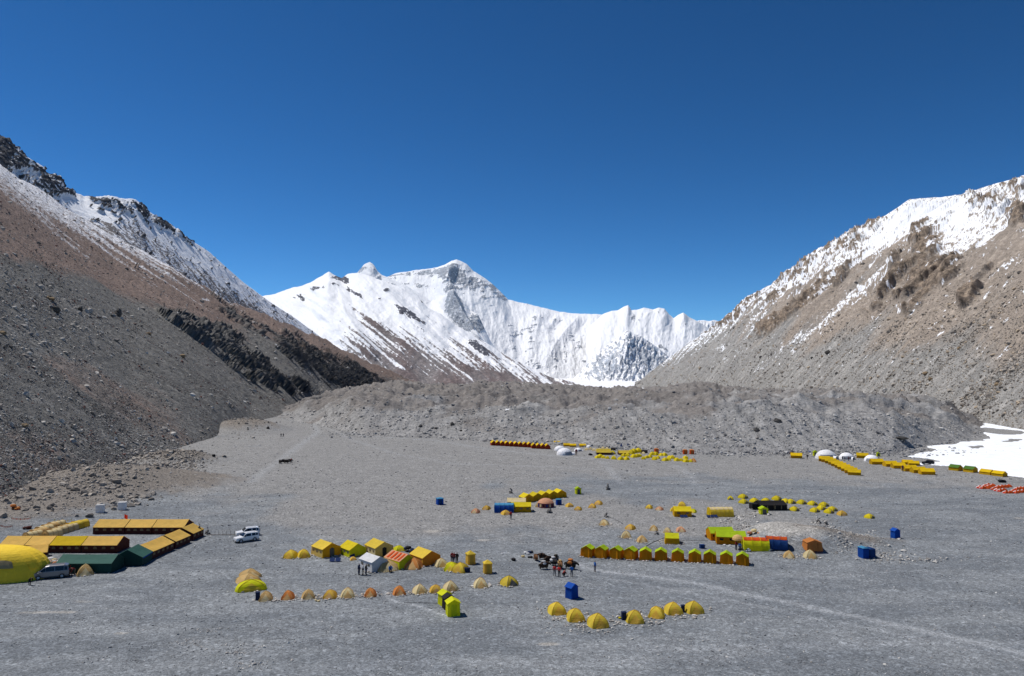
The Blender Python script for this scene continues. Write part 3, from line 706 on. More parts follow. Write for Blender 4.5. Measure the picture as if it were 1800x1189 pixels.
# over the valley floor, thinner in the fine gravel, thicker in the paler stony strip
rg = np.random.default_rng(5)
n = 150000
py_ = rg.uniform(742, 1215, n); px_ = rg.uniform(-120, 1920, n)
rx, rz = ray(px_, py_); D = -CAMZ / rz
X, Y = rx * D, D
dens = .30 + .9 * (fbm(X / 16, Y / 10, 4, 52) + .2) + .5 * sm(1000, 900, py_) * sm(780, 860, py_)
for q in (pxr_ for pxr_ in ()): pass
keep = rg.random(n) < dens
keep &= ~((px_ > 1585) & (py_ < 842) & in_poly(X, Y, poly))
X, Y, D = X[keep], Y[keep], D[keep]
sz = pareto(rg, len(X), 1, 5.5, 2.6) * .055 * (D / 90) ** .85
Z = floor_h(X, Y) + sz * .12
stones('loose_stones', np.stack([X, Y, Z], -1), sz, S_GREY, 'loose grey stones strewn over the valley floor', seed=6)

def on_surface(key, n, wfn, seed, lo, hi, a, dref, mat, name, label, flat=.8):
    P, PX, PY, T, rock = SURF[key]
    rg = np.random.default_rng(seed)
    m_ = (PX > -60) & (PX < 1860) & (T < 1.98)
    vis = np.where(m_, wfn(P, PX, PY, T, rock), 0)
    # weight by area in the picture
    a_ = np.abs(np.gradient(PX, axis=1) * np.gradient(PY, axis=0))
    wgt = (vis * a_).reshape(-1); wgt = np.clip(wgt, 0, None); wgt /= wgt.sum()
    idx = rg.choice(wgt.size, n, p=wgt)
    pos = P.reshape(-1, 3)[idx].copy()
    D = pos[:, 1]
    cell = D / 1300 * 1.6
    pos[:, 0] += rg.uniform(-.5, .5, n) * cell
    sz = pareto(rg, n, lo, hi, a) * (D / dref) ** .75
    pos[:, 2] += sz * .1
    return stones(name, pos, sz, mat, label, flat, seed)

on_surface('left', 45000, lambda P, PX, PY, T, rock: (T < 1) * (1 - rock) * (.10 + .8 * sm(-.1, .5, fbm(P[..., 1] / 26, P[..., 2] / 30, 5, 801)) + .25 * sm(720, 800, PY)) * sm(200, 330, PY - PX * .35), 31, .24, 2.2, 3.0, 350, S_DARK, 'left_scree_stones', 'dark and reddish stones scattered down the left scree')
on_surface('left', 9000, lambda P, PX, PY, T, rock: (T < 1) * (1 - rock) * (.15 + sm(0.05, .5, fbm(P[..., 1] / 40, P[..., 2] / 30, 5, 811)) + 1.6 * blobs(PX, PY, [(60, 560, 120, 60, 20, 1), (260, 800, 90, 30, 20, 1), (60, 800, 90, 50, 20, .7)])), 33, .40, 3.2, 2.4, 350, S_PALE, 'pale_scree_stones', 'pale stones scattered on the left scree')
on_surface('right', 36000, lambda P, PX, PY, T, rock: (T < 1) * (1 - rock) * (.3 + sm(-.1, .5, fbm(P[..., 1] / 40, P[..., 2] / 60, 5, 821))) * sm(430, 620, PY + (PX - 1500) * .1), 35, .45, 4.2, 2.6, 500, S_TAN, 'right_scree_stones', 'tan and grey stones scattered down the right scree')
on_surface('moraine', 26000, lambda P, PX, PY, T, rock: .25 + sm(.9, 1.3, T) * (.5 + rock * 1.5) + sm(.1, .02, T) + .8 * sm(.1, .5, fbm(P[..., 0] / 18, P[..., 1] / 18, 4, 831)), 37, .28, 2.6, 2.3, 400, S_GREY, 'moraine_stones', 'stones and blocks littering the moraine')
on_surface('moraine', 14000, lambda P, PX, PY, T, rock: .1 + sm(.8, 1.2, T) * rock * 2 + .4 * sm(.2, .5, fbm(P[..., 0] / 18, P[..., 1] / 18, 4, 833)), 39, .28, 2.2, 2.3, 400, S_PALE, 'moraine_blocks', 'pale blocks littering the moraine top')
# boulders of the fans at the foot of the left slope, and of the camp mound
rg = np.random.default_rng(44)
def cluster(L, n, lo, hi, name, label, mat, a=2.0, seed=3, exact=False):
    XS, YS, SS = [], [], []
    for px0, py0, rx_, ry_, wq in L:
        k_ = int(n * wq)
        X0 = rg.normal(px0, rx_, k_); Y0 = rg.normal(py0, ry_, k_)
        Y0 = np.maximum(Y0, 735)
        r1, r2 = ray(X0, Y0); d = -CAMZ / r2
        XS.append(r1 * d); YS.append(d); SS.append(pareto(rg, k_, lo, hi, a))
    X, Y, S = map(np.concatenate, (XS, YS, SS))
    Z = floor_h(X, Y) + S * .15
    return stones(name, np.stack([X, Y, Z], -1), S, mat, label, .8, seed)
cluster([(290, 815, 30, 10, .3), (250, 830, 40, 10, .2), (330, 815, 18, 8, .15), (180, 870, 50, 12, .25), (240, 800, 25, 8, .2), (60, 880, 60, 20, .2), (430, 752, 22, 8, .25), (180, 830, 60, 14, .2)], 5000, .25, 2.2, 'fan_boulders', 'pale brown boulders heaped on the fans at the foot of the left slope', stone_mat('fan_stone', (.17, .15, .13), (.42, .38, .33)), 1.9, 8)
cluster([(1300, 912, 14, 4, .25), (1285, 922, 16, 5, .2), (1305, 932, 10, 5, .2), (1325, 903, 10, 3, .15), (1440, 915, 10, 6, .15), (1445, 930, 22, 8, .3), (1490, 950, 30, 9, .5), (1540, 975, 30, 5, .35), (1600, 985, 50, 3, .2), (1480, 968, 12, 4, .15)], 900, .12, .9, 'mound_stones', 'pale stones piled on the low mound in the camp', S_PALE, 1.8, 9)
cluster([(1460, 795, 120, 3, .5), (1350, 797, 80, 3, .2), (1560, 796, 60, 5, .3), (1240, 790, 90, 4, .2), (560, 728, 25, 9, .4), (620, 764, 30, 3, .1)], 2600, .3, 1.7, 'toe_boulders', 'boulders along the toe of the moraine', S_GREY, 2.0, 10)
cluster([(400, 1140, 40, 5, .12), (330, 1132, 15, 4, .1), (440, 1170, 25, 5, .12), (420, 1150, 10, 2, .05), (1000, 1110, 40, 6, .1), (600, 1130, 300, 25, .15), (1150, 1165, 200, 14, .1), (1300, 1120, 120, 10, .08), (380, 1110, 20, 3, .06), (1560, 1110, 160, 30, .1)], 900, .08, .42, 'foreground_cobbles', 'pale cobbles lying loose in the near gravel', S_PALE, 1.9, 12)

# ------------------------------------------------------------------ builders for the camp
def mesh(name, V, F, mats, mi=None, smooth=False):
    me = bpy.data.meshes.new(name)
    me.from_pydata([tuple(map(float, v)) for v in V], [], F)
    for m_ in (mats if isinstance(mats, (list, tuple)) else [mats]): me.materials.append(m_)
    if mi: me.polygons.foreach_set('material_index', mi)
    if smooth: me.polygons.foreach_set('use_smooth', [True] * len(me.polygons))
    me.update()
    return me
def obj(name, me, parent=None, loc=(0, 0, 0), rot=(0, 0, 0)):
    o = bpy.data.objects.new(name, me); COL.objects.link(o)
    o.parent = parent; o.location = loc; o.rotation_euler = rot
    return o
def thing(name, loc=(0, 0, 0), rz=0, s=1):
    o = bpy.data.objects.new(name, None); COL.objects.link(o)
    o.location = loc; o.rotation_euler = (0, 0, rz)
    o.scale = (s, s, s) if not isinstance(s, tuple) else s
    o.empty_display_size = .3
    return o
def dup(o, parent=None):
    c = o.copy(); COL.objects.link(c); c.parent = parent
    for ch in list(o.children): dup(ch, c)
    return c
class MB:
    def __init__(s): s.V, s.F = [], []
    def add(s, V, F):
        k = len(s.V); s.V += [tuple(v) for v in V]; s.F += [tuple(i + k for i in f) for f in F]; return s
    def box(s, x0, x1, y0, y1, z0, z1):
        return s.add([(x0, y0, z0), (x1, y0, z0), (x1, y1, z0), (x0, y1, z0), (x0, y0, z1), (x1, y0, z1), (x1, y1, z1), (x0, y1, z1)],
                     [(0, 3, 2, 1), (4, 5, 6, 7), (0, 1, 5, 4), (1, 2, 6, 5), (2, 3, 7, 6), (3, 0, 4, 7)])
    def tube(s, p, q, r, r2=None, n=6):
        p, q = Vector(p), Vector(q); r2 = r if r2 is None else r2
        d = (q - p).normalized(); a = d.orthogonal().normalized(); b = d.cross(a)
        V = [c + (a * math.cos(t) + b * math.sin(t)) * rr_ for c, rr_ in ((p, r), (q, r2)) for t in (2 * math.pi * i / n for i in range(n))]
        return s.add(V, [(i, (i + 1) % n, n + (i + 1) % n, n + i) for i in range(n)] + [tuple(range(n))[::-1], tuple(range(n, 2 * n))])
    def slab(s, a, b, c, d, t=.03):       # a thin solid over the quad a b c d
        a, b, c, d = map(Vector, (a, b, c, d)); n = (b - a).cross(d - a).normalized() * t
        return s.add([a, b, c, d, a + n, b + n, c + n, d + n], [(0, 3, 2, 1), (4, 5, 6, 7), (0, 1, 5, 4), (1, 2, 6, 5), (2, 3, 7, 6), (3, 0, 4, 7)])
    def me(s, name, mat, smooth=False): return mesh(name, s.V, s.F, mat, smooth=smooth)

_fab = {}
def fabric(name, col, rough=.75, trans=.45):
    if name in _fab: return _fab[name]
    m = NT(name)
    r = m.n.new('ShaderNodeObjectInfo').outputs['Random']
    n1 = m.noise(m.geo(), 1.1, 4, .6); n2 = m.noise(m.geo(), 6, 3, .6)
    v = m.math('MULTIPLY_ADD', n1, .36, .78); v = m.math('MULTIPLY', v, m.math('MULTIPLY_ADD', r, .24, .88))
    c = m.mul(m.mix(0.0, col, col), v)
    m.done(c, rough)
    m.bump(m.math('ADD', n1, m.math('MULTIPLY', n2, .3)), .5, .25)
    if trans:
        t = m.n.new('ShaderNodeBsdfTranslucent'); m.l.new(c, t.inputs[0])
        mx = m.n.new('ShaderNodeMixShader'); mx.inputs[0].default_value = trans
        m.l.new(m.b.outputs[0], mx.inputs[1]); m.l.new(t.outputs[0], mx.inputs[2])
        m.l.new(mx.outputs[0], m.n['Material Output'].inputs[0])
    _fab[name] = m.m
    return m.m
YEL = fabric('yellow_cloth', (.86, .66, .08)); SUNY = fabric('bright_yellow_cloth', (.83, .68, .02)); GOLD = fabric('golden_cloth', (.84, .56, .09)); ORG = fabric('orange_cloth', (.78, .33, .03))
PALEY = fabric('faded_yellow_cloth', (.86, .66, .20)); LIME = fabric('lime_cloth', (.50, .66, .02)); LIMEY = fabric('lime_yellow_cloth', (.82, .82, .02))
TAN = fabric('tan_cloth', (.76, .52, .22)); CREAM = fabric('cream_cloth', (.86, .73, .42)); RUST = fabric('rust_orange_cloth', (.74, .30, .08)); PEACH = fabric('peach_cloth', (.78, .42, .25))
RED = fabric('red_cloth', (.62, .045, .02)); ORED = fabric('orange_red_cloth', (.78, .12, .02)); MAROON = fabric('maroon_cloth', (.075, .020, .016), trans=.05); WHITE = fabric('white_cloth', (.82, .82, .82)); GREYC = fabric('grey_cloth', (.12, .11, .09), trans=0)
DGREEN = fabric('dark_green_cloth', (.013, .048, .038), trans=.04); DGREENR = fabric('green_roof_cloth', (.032, .098, .078), trans=.04); GREEN = fabric('green_cloth', (.12, .26, .04)); BLUE = fabric('blue_cloth', (.012, .10, .48)); BLUED = fabric('dark_blue_cloth', (.008, .04, .15), trans=.05); LBLUE = fabric('light_blue_cloth', (.10, .38, .62))
BLACK = fabric('black_cloth', (.014, .012, .012), trans=0); BROWN = fabric('brown_mesh_cloth', (.20, .15, .08), trans=0); DARKW = fabric('dark_opening', (.02, .018, .016), trans=0); NAVY = fabric('navy_cloth', (.01, .02, .06), trans=0); ORWALL = fabric('orange_wall_cloth', (.90, .50, .02), trans=.7)
YWALL = fabric('yellow_wall_cloth', (.86, .62, .03), trans=.65); BRED = fabric('brick_red_cloth', (.36, .045, .012), trans=.15)

def house_me(L, W, hw, hr, oh=.12, flare=0.0):
    """parts of a ridge tent: ridge along Y, front gable towards -Y"""
    w, l = W / 2, L / 2; f = flare
    roof = MB(); e = oh; dz = e * (hr - hw) / w
    sag = .012 * L
    for sgn in (-1, 1):
        n = 6
        V = []
        for i in range(n + 1):
            y = -l - .05 + (L + .1) * i / n; k = math.sin(math.pi * i / n) * sag
            V += [(0, y, hr - k * .6 + .02), (sgn * w * .5, y, (hr + hw) / 2 - k * 1.6), (sgn * (w + e), y, hw - dz - k * .3)]
        k0 = len(V); V += [(v[0], v[1], v[2] - .035) for v in V]
        F = []
        for i in range(n):
            for j in range(2):
                a = i * 3 + j; F += [(a, a + 1, a + 4, a + 3), (k0 + a, k0 + a + 3, k0 + a + 4, k0 + a + 1)]
            F.append((i * 3 + 2, k0 + i * 3 + 2, k0 + i * 3 + 5, i * 3 + 5))
        for i in (0, n):
            a = i * 3; F += [(a, k0 + a, k0 + a + 1, a + 1), (a + 1, k0 + a + 1, k0 + a + 2, a + 2)]
        roof.add(V, F)
    R = {}
    R['roof'] = roof
    b = w + f
    for nm, y, yb in (('front_wall', -l, -l - f), ('back_wall', l, l + f)):
        s_ = 1 if y < 0 else -1; t = .04 * s_
        V = [(-b, yb, -.05), (b, yb, -.05), (w, y, hw), (0, y, hr - .03), (-w, y, hw)]
        V2 = [(v[0], v[1] + t, v[2]) for v in V]
        R[nm] = MB().add(V + V2, [(0, 1, 2, 3, 4), (9, 8, 7, 6, 5)] + [(i, 5 + i, 5 + (i + 1) % 5, (i + 1) % 5) for i in range(5)])
    for i, sx in enumerate((-1, 1)):
        V = []
        n = 6
        for k in range(n + 1):
            y = -l + .045 + (L - .09) * k / n; c = .05 * math.sin(math.pi * k / n)
            yb = y * (l + f) / l
            V += [(sx * (b), yb, -.05), (sx * ((w + b) / 2 - c), (y + yb) / 2, hw * .55), (sx * (w - .01), y, hw - .02)]
        k0 = len(V); V += [(v[0] - sx * .04, v[1], v[2]) for v in V]
        F = []
        for k in range(n):
            for j in range(2):
                a = k * 3 + j; F += [(a, a + 1, a + 4, a + 3), (k0 + a, k0 + a + 3, k0 + a + 4, k0 + a + 1)]
        R['side_wall' if i == 0 else 'side_wall2'] = MB().add(V, F)
    return R

PROTO = {}
def house(key, L, W, hw, hr, roofm, wallm, endm=None, door=None, windows=0, winm=None, flare=0, oh=.12, trim=None, doorx=0.0, endwin=0, name='wall_tent', arch=False, backdoor=False):
    """prototype ridge tent; returns its root empty"""
    t = thing(name)
    R = house_me(L, W, hw, hr, oh, flare)
    obj('roof', R['roof'].me('roof', roofm), t)
    for k_ in ('front_wall', 'back_wall'): obj('end_wall', R[k_].me('end_wall', endm or wallm), t)
    for k_ in ('side_wall', 'side_wall2'): obj('side_wall', R[k_].me('side_wall', wallm), t)
    w, l = W / 2, L / 2
    def yface(z): return -l - flare * (1 - z / hw)
    if door:
        dw, dh = min(.42, W * .2), min(hw * .95, 1.5)
        z1 = dh
        V = [(doorx - dw, yface(0) - .03, 0), (doorx + dw, yface(0) - .03, 0), (doorx + dw, yface(z1) - .03, z1), (doorx, yface(z1) - .03, z1 + .18), (doorx - dw, yface(z1) - .03, z1)]
        V2 = [(v[0], v[1] + .02, v[2]) for v in V]
        d = obj('door', MB().add(V + V2, [(0, 1, 2, 3, 4)] + [(i, 5 + i, 5 + (i + 1) % 5, (i + 1) % 5) for i in range(5)]).me('door', door), t)
        fl = MB().slab((doorx + dw, yface(0) - .05, 0), (doorx + dw + .22, yface(0) - .12, 0), (doorx + dw + .12, yface(z1) - .10, z1), (doorx + dw, yface(z1) - .05, z1), .02)
        obj('door_flap', fl.me('door_flap', endm or wallm), d)
    if windows:
        n_ = windows
        r_ = min(.34, L / n_ * .28)
        pts = [(math.cos(a), math.sin(a)) for a in np.linspace(0, math.pi, 7)]
        base = [(-r_, -.18), (r_, -.18)] if not arch else [(-r_, 0), (r_, 0)]
        prof = [(-r_, -.20), (r_, -.20)] + ([(x * r_, z * r_ * .8) for x, z in pts] if arch else [(r_, .20), (-r_, .20)])
        for sx in (-1, 1):
            for k in range(n_):
                yc = -l + L * (k + .5) / n_; zc = hw * .62
                xs = w + flare * (1 - zc / hw) + .02
                V = [(sx * xs, yc + a, zc + b) for a, b in prof]; V2 = [(sx * (xs - .05), v[1], v[2]) for v in V]
                N = len(V)
                obj('window', MB().add(V + V2, [tuple(range(N)) if sx > 0 else tuple(range(N))[::-1]] + [(i, N + i, N + (i + 1) % N, (i + 1) % N) for i in range(N)]).me('window', winm or BROWN), t)
    if trim:
        for sx in (-1, 1):
            V = []; n = 12
            for k in range(n + 1):
                y = -l + L * k / n; V += [(sx * (w + .10), y, hw - .06), (sx * (w + .11), y, hw - .22 - .10 * (k % 2))]
            obj('valance', MB().add(V, [(2 * k, 2 * k + 1, 2 * k + 3, 2 * k + 2) for k in range(n)]).me('valance', trim), t)
    PROTO[key] = t
    t['used'] = 0
    return t
def use(key, loc, rz=0, s=1.0):
    p_ = PROTO[key]
    if not p_['used']:
        o = p_; p_['used'] = 1
    else:
        o = dup(p_); 
    o.location = loc; o.rotation_euler = (0, 0, rz); o.scale = (s, s, s) if not isinstance(s, tuple) else s
    return o

def dome(key, fly, panel, h=.55, long=1.08, pw=2.5, open_=False, simple=False, name='dome_tent', foot=None, nseg=32, cross=.20):
    """crossed-pole dome of base width 1 m; scaled when placed. Door towards -Y"""
    t = thing(name)
    V, F = [], []; nr = 7
    def P_(a, q, k=1.0):
        # q 0..1 base to top; poles at the diagonals
        cr = abs(math.cos(2 * (a)))           # 1 between poles, 0 on poles
        sq = 1.0 / max(abs(math.cos(a)), abs(math.sin(a))) ** .45
        r = .5 * (1 - (q ** 1.15) ** pw) * sq * (1 - cross * cr * math.sin(q * math.pi * .9)) * k
        z = h * q ** 1.15 * (1 - .10 * cross * 4 * cr * (1 - q) * q) * k
        return (r * math.cos(a), r * math.sin(a) * long, z)
    for j in range(nr):
        q = j / nr
        for i in range(nseg): V.append(P_(2 * math.pi * i / nseg, q))
    V.append((0, 0, h * 1.0))
    for j in range(nr - 1):
        for i in range(nseg):
            a, b = j * nseg + i, j * nseg + (i + 1) % nseg; F.append((a, b, b + nseg, a + nseg))
    for i in range(nseg): F.append(((nr - 1) * nseg + i, (nr - 1) * nseg + (i + 1) % nseg, nr * nseg))
    V += [(v[0] * 1.09, v[1] * 1.09, -.03) for v in V[:nseg]]; k0 = nr * nseg + 1
    for i in range(nseg): F.append((k0 + i, k0 + (i + 1) % nseg, (i + 1) % nseg, i))
    me = mesh('canopy', V, F, fly)
    if simple:
        c = obj(name, me); bpy.data.objects.remove(t); t = c
    else:
        obj('canopy', me, t)
        for sgn in ((-1,) if not open_ else (-1,)):
            V = []; n = 9
            a0, a1 = -math.pi / 2 - .62, -math.pi / 2 + .62
            rows = 5
            for j in range(rows):
                q = .05 + .70 * j / (rows - 1)
                wd = (1 - (j / (rows - 1)) ** 1.6 * .92)
                for i in range(n):
                    a = -math.pi / 2 + (a1 - a0) / 2 * wd * (i / (n - 1) * 2 - 1)
                    V.append(P_(a, q, 1.035))
            F = [(j * n + i, j * n + i + 1, (j + 1) * n + i + 1, (j + 1) * n + i) for j in range(rows - 1) for i in range(n - 1)]
            obj('door_panel', mesh('door_panel', V, F, panel), t)
        for a in (math.pi / 4, 3 * math.pi / 4):
            mb = MB(); pts = [P_(a, q, 1.012) for q in np.linspace(0, 1, 8)] + [P_(a + math.pi, q, 1.012) for q in np.linspace(1, 0, 8)][1:]
            for u_, v_ in zip(pts[:-1], pts[1:]): mb.tube(u_, v_, .011, n=4)
            obj('pole_sleeve', mb.me('pole_sleeve', foot or panel), t)
    PROTO[key] = t; t['used'] = 0
    return t

def tunnel(key, L, W, H, mat, endm, bandm=None, name='tunnel_tent', hoops=5, power=.8, caps=True, roofm=None, windows=0):
    """half-barrel tent, axis along Y"""
    t = thing(name)
    n, m_ = 18, 14
    def prof(a): 
        c, s_ = math.cos(a), math.sin(a)
        return (W / 2 * math.copysign(abs(c) ** power, c), H * abs(s_) ** power)
    def shell(a0, a1, n, off=0.0, y0=-L / 2, y1=L / 2):
        V = []
        for k in range(m_ + 1):
            y = y0 + (y1 - y0) * k / m_; sagk = 1 - .03 * abs(math.sin(math.pi * k / m_ * hoops))
            for i in range(n + 1):
                x, z = prof(a0 + (a1 - a0) * i / n); V.append((x * (sagk + off), y, z * (sagk + off) - (.05 if z < .02 else 0)))
        return V, [(k * (n + 1) + i, k * (n + 1) + i + 1, (k + 1) * (n + 1) + i + 1, (k + 1) * (n + 1) + i) for k in range(m_) for i in range(n)]
    V, F = shell(0, math.pi, n); obj('canopy', mesh('canopy', V, F, mat), t)
    if roofm: V, F = shell(.9, math.pi - .9, 10, .02, -L / 2 + .05, L / 2 - .05); obj('roof_cover', mesh('roof_cover', V, F, roofm), t)
    for sg in (-1, 1):
        V = [(0, sg * L / 2, 0)] + [(prof(math.pi * i / n)[0], sg * (L / 2), prof(math.pi * i / n)[1] - (.05 if i in (0, n) else 0)) for i in range(n + 1)]
        V[0] = (0, sg * (L / 2 + .12), H * .4)
        o = obj('end_wall', mesh('end_wall', V, [(0, i + 1, i + 2) for i in range(n)], endm), t)
        V = [(-.35, sg * (L / 2 + .10), 0), (.35, sg * (L / 2 + .10), 0), (.35, sg * (L / 2 + .13), min(1.4, H * .65)), (0, sg * (L / 2 + .13), min(1.6, H * .75)), (-.35, sg * (L / 2 + .13), min(1.4, H * .65))]
        obj('door', mesh('door', V + [(v[0], v[1] - sg * .06, v[2]) for v in V], [(0, 1, 2, 3, 4)] + [(i, 5 + i, 5 + (i + 1) % 5, (i + 1) % 5) for i in range(5)], bandm or DARKW), t)
    for h_ in range(hoops + 1):
        y = -L / 2 + L * h_ / hoops; mb = MB()
        pts = [(prof(math.pi * i / n)[0] * 1.01, y, prof(math.pi * i / n)[1] * 1.01) for i in range(n + 1)]
        for u_, v_ in zip(pts[:-1], pts[1:]): mb.tube(u_, v_, .035, n=4)
        obj('hoop', mb.me('hoop', bandm or mat), t)
    PROTO[key] = t; t['used'] = 0
    return t

def toilet(key, body, roofm, kind='gable', doorm=None, w=.62, h=1.75, hr=2.15, name='toilet_tent'):
    t = thing(name)
    b = w * 1.06
    for (x0, y0, x1, y1, nm) in ((-1, -1, 1, -1, 'front_wall'), (1, -1, 1, 1, 'side_wall'), (1, 1, -1, 1, 'back_wall'), (-1, 1, -1, -1, 'side_wall')):
        V = [(x0 * b, y0 * b, -.05), (x1 * b, y1 * b, -.05), (x1 * w, y1 * w, h), (x0 * w, y0 * w, h)]
        if kind == 'gable' and nm in ('front_wall', 'back_wall'): V = V[:3] + [(0, y0 * w, hr - .02)] + V[3:]
        N = len(V)
        obj(nm, mesh(nm, V + [(v[0] * .95, v[1] * .95, v[2]) for v in V], [tuple(range(N))] + [(i, N + i, N + (i + 1) % N, (i + 1) % N) for i in range(N)], body), t)
    if kind == 'gable':
        mb = MB()
        for s_ in (-1, 1): mb.slab(*([(0, -w * 1.15, hr), (s_ * w * 1.2, -w * 1.15, h - .08), (s_ * w * 1.2, w * 1.15, h - .08), (0, w * 1.15, hr)][::s_]), .03)
        obj('roof', mb.me('roof', roofm), t)
    else:
        e = w * 1.14
        V = [(-e, -e, h - .12), (e, -e, h - .12), (e, e, h - .12), (-e, e, h - .12), (-e, -e, h + .03), (e, -e, h + .03), (e, e, h + .03), (-e, e, h + .03), (0, 0, hr + .12)]
        obj('roof', mesh('roof', V, [(0, 1, 5, 4), (1, 2, 6, 5), (2, 3, 7, 6), (3, 0, 4, 7), (4, 5, 8), (5, 6, 8), (6, 7, 8), (7, 4, 8), (3, 2, 1, 0)], roofm), t)
    obj('door', MB().slab((-w * .55, -b - .005, .05), (w * .55, -b - .005, .05), (w * .5, -w * 1.01 - .01, h * .9), (-w * .5, -w * 1.01 - .01, h * .9), .015).me('door', doorm or body), t)
    PROTO[key] = t; t['used'] = 0
    return t

def geodome(key, mat, framem, openm):
    """white geodesic dome of radius 1"""
    import bmesh
    t = thing('geodesic_dome')
    bm = bmesh.new(); bmesh.ops.create_icosphere(bm, subdivisions=3, radius=1.0)
    bmesh.ops.bisect_plane(bm, geom=bm.verts[:] + bm.edges[:] + bm.faces[:], plane_co=(0, 0, .0), plane_no=(0, 0, 1), clear_inner=True)
    for v in bm.verts: v.co.z *= .92
    me = bpy.data.meshes.new('shell'); bm.to_mesh(me); me.materials.append(mat); obj('shell', me, t)
    mb = MB()
    bm2 = bmesh.new(); bmesh.ops.create_icosphere(bm2, subdivisions=2, radius=1.008)
    for e in bm2.edges:
        a, b = [v.co.copy() for v in e.verts]
        if a.z > -.02 and b.z > -.02: mb.tube((a.x, a.y, a.z * .92), (b.x, b.y, b.z * .92), .008, n=3)
    obj('frame', mb.me('frame', framem), t); bm.free(); bm2.free()
    V = []; n = 8
    for y in (.86, 1.30):
        for i in range(n + 1):
            a = math.pi * i / n; V.append((y, .26 * math.cos(a), .36 * math.sin(a)))
    obj('entrance_tunnel', mesh('entrance_tunnel', V, [(i, i + 1, n + 2 + i, n + 1 + i) for i in range(n)], mat), t)
    V = [(1.29, v[1], v[2]) for v in V[n + 1:]]
    obj('door', mesh('door', V, [tuple(range(n + 1))], openm), t)
    V = []; 
    for j in range(5):
        for i in range(7):
            a = -.55 - .9 + i * .22; q = .08 + j * .11
            V.append((1.012 * math.cos(a) * math.cos(q), 1.012 * math.sin(a) * math.cos(q), .92 * 1.012 * math.sin(q)))
    obj('window_panel', mesh('window_panel', V, [(j * 7 + i, j * 7 + i + 1, j * 7 + i + 8, j * 7 + i + 7) for j in range(4) for i in range(6)], openm), t)
    PROTO[key] = t; t['used'] = 0
    return t

# ---- skinned figures
def skin_me(name, V, E, R, mat, sub=1, smooth=True):
    me = bpy.data.meshes.new(name + '_cage'); me.from_pydata(V, E, [])
    o = bpy.data.objects.new('tmp_figure', me); COL.objects.link(o)
    md = o.modifiers.new('skin', 'SKIN'); md.use_smooth_shade = True
    if not me.skin_vertices: raise RuntimeError('no skin layer')
    for i, r in enumerate(R):
        sv = me.skin_vertices[0].data[i]; sv.radius = r if isinstance(r, tuple) else (r, r)
        sv.use_root = (i == 0)
    if sub:
        sd = o.modifiers.new('sub', 'SUBSURF'); sd.levels = sub; sd.render_levels = sub
    dg = bpy.context.evaluated_depsgraph_get()
    out = bpy.data.meshes.new_from_object(o.evaluated_get(dg)); out.name = name
    bpy.data.objects.remove(o); bpy.data.meshes.remove(me)
    out.materials.clear(); out.materials.append(mat)
    return out
SKIN = fabric('skin', (.33, .19, .13), trans=0); HAIR = fabric('black_hair', (.012, .010, .009), trans=0); EYE = fabric('eye_dark', (.01, .01, .01), trans=0)
BOOT = fabric('boot', (.03, .025, .02), trans=0)
def figure_joints(pose):
    # z up, faces -Y; metres
    J = dict(pel=(0, 0, .95), bel=(0, 0, 1.08), chest=(0, -.01, 1.30), neck=(0, 0, 1.47), head=(0, -.01, 1.60), top=(0, .0, 1.68))
    for s_, n in ((-1, 'l'), (1, 'r')):
        J[n + 'hip'] = (s_ * .10, 0, .90); J[n + 'knee'] = (s_ * .12, -.02 * s_, .49); J[n + 'ank'] = (s_ * .13, .03 * s_, .09); J[n + 'toe'] = (s_ * .15, -.13 + .03 * s_, .04)
        J[n + 'sho'] = (s_ * .19, 0, 1.41); J[n + 'elb'] = (s_ * .26, .03, 1.13); J[n + 'wri'] = (s_ * .25, -.06, .90)
    if pose == 'pockets':
        for s_, n in ((-1, 'l'), (1, 'r')): J[n + 'elb'] = (s_ * .33, .06, 1.14); J[n + 'wri'] = (s_ * .19, -.10, 1.00)
    if pose == 'reach':
        J['rwri'] = (.16, -.36, 1.12); J['relb'] = (.26, -.12, 1.16); J['lwri'] = (-.14, -.36, 1.05); J['lelb'] = (-.26, -.12, 1.12)
        J['head'] = (0, -.06, 1.58); J['top'] = (0, -.06, 1.66)
    if pose == 'walk':
        J['lknee'] = (-.11, -.16, .52); J['lank'] = (-.11, -.24, .11); J['ltoe'] = (-.12, -.40, .07); J['rknee'] = (.11, .03, .48); J['rank'] = (.12, .26, .13); J['rtoe'] = (.13, .14, .04)
        J['lwri'] = (-.24, .16, .93); J['rwri'] = (.24, -.22, .95)
    if pose == 'bend':
        J.update(bel=(0, -.06, 1.05), chest=(0, -.28, 1.18), neck=(0, -.42, 1.22), head=(0, -.53, 1.22), top=(0, -.60, 1.25))
        for s_, n in ((-1, 'l'), (1, 'r')): J[n + 'sho'] = (s_ * .18, -.37, 1.17); J[n + 'elb'] = (s_ * .22, -.42, .88); J[n + 'wri'] = (s_ * .15, -.52, .64)
    if pose == 'crouch':
        J.update(pel=(0, .12, .38), bel=(0, .06, .50), chest=(0, -.08, .70), neck=(0, -.18, .84), head=(0, -.26, .94), top=(0, -.29, 1.01))
        for s_, n in ((-1, 'l'), (1, 'r')):
            J[n + 'hip'] = (s_ * .10, .10, .36); J[n + 'knee'] = (s_ * .17, -.27, .50); J[n + 'ank'] = (s_ * .15, .00, .09); J[n + 'toe'] = (s_ * .16, -.16, .04)
            J[n + 'sho'] = (s_ * .18, -.13, .79); J[n + 'elb'] = (s_ * .25, -.30, .56); J[n + 'wri'] = (s_ * .10, -.46, .40)
    return {k: Vector(v) for k, v in J.items()}
FIG = {}
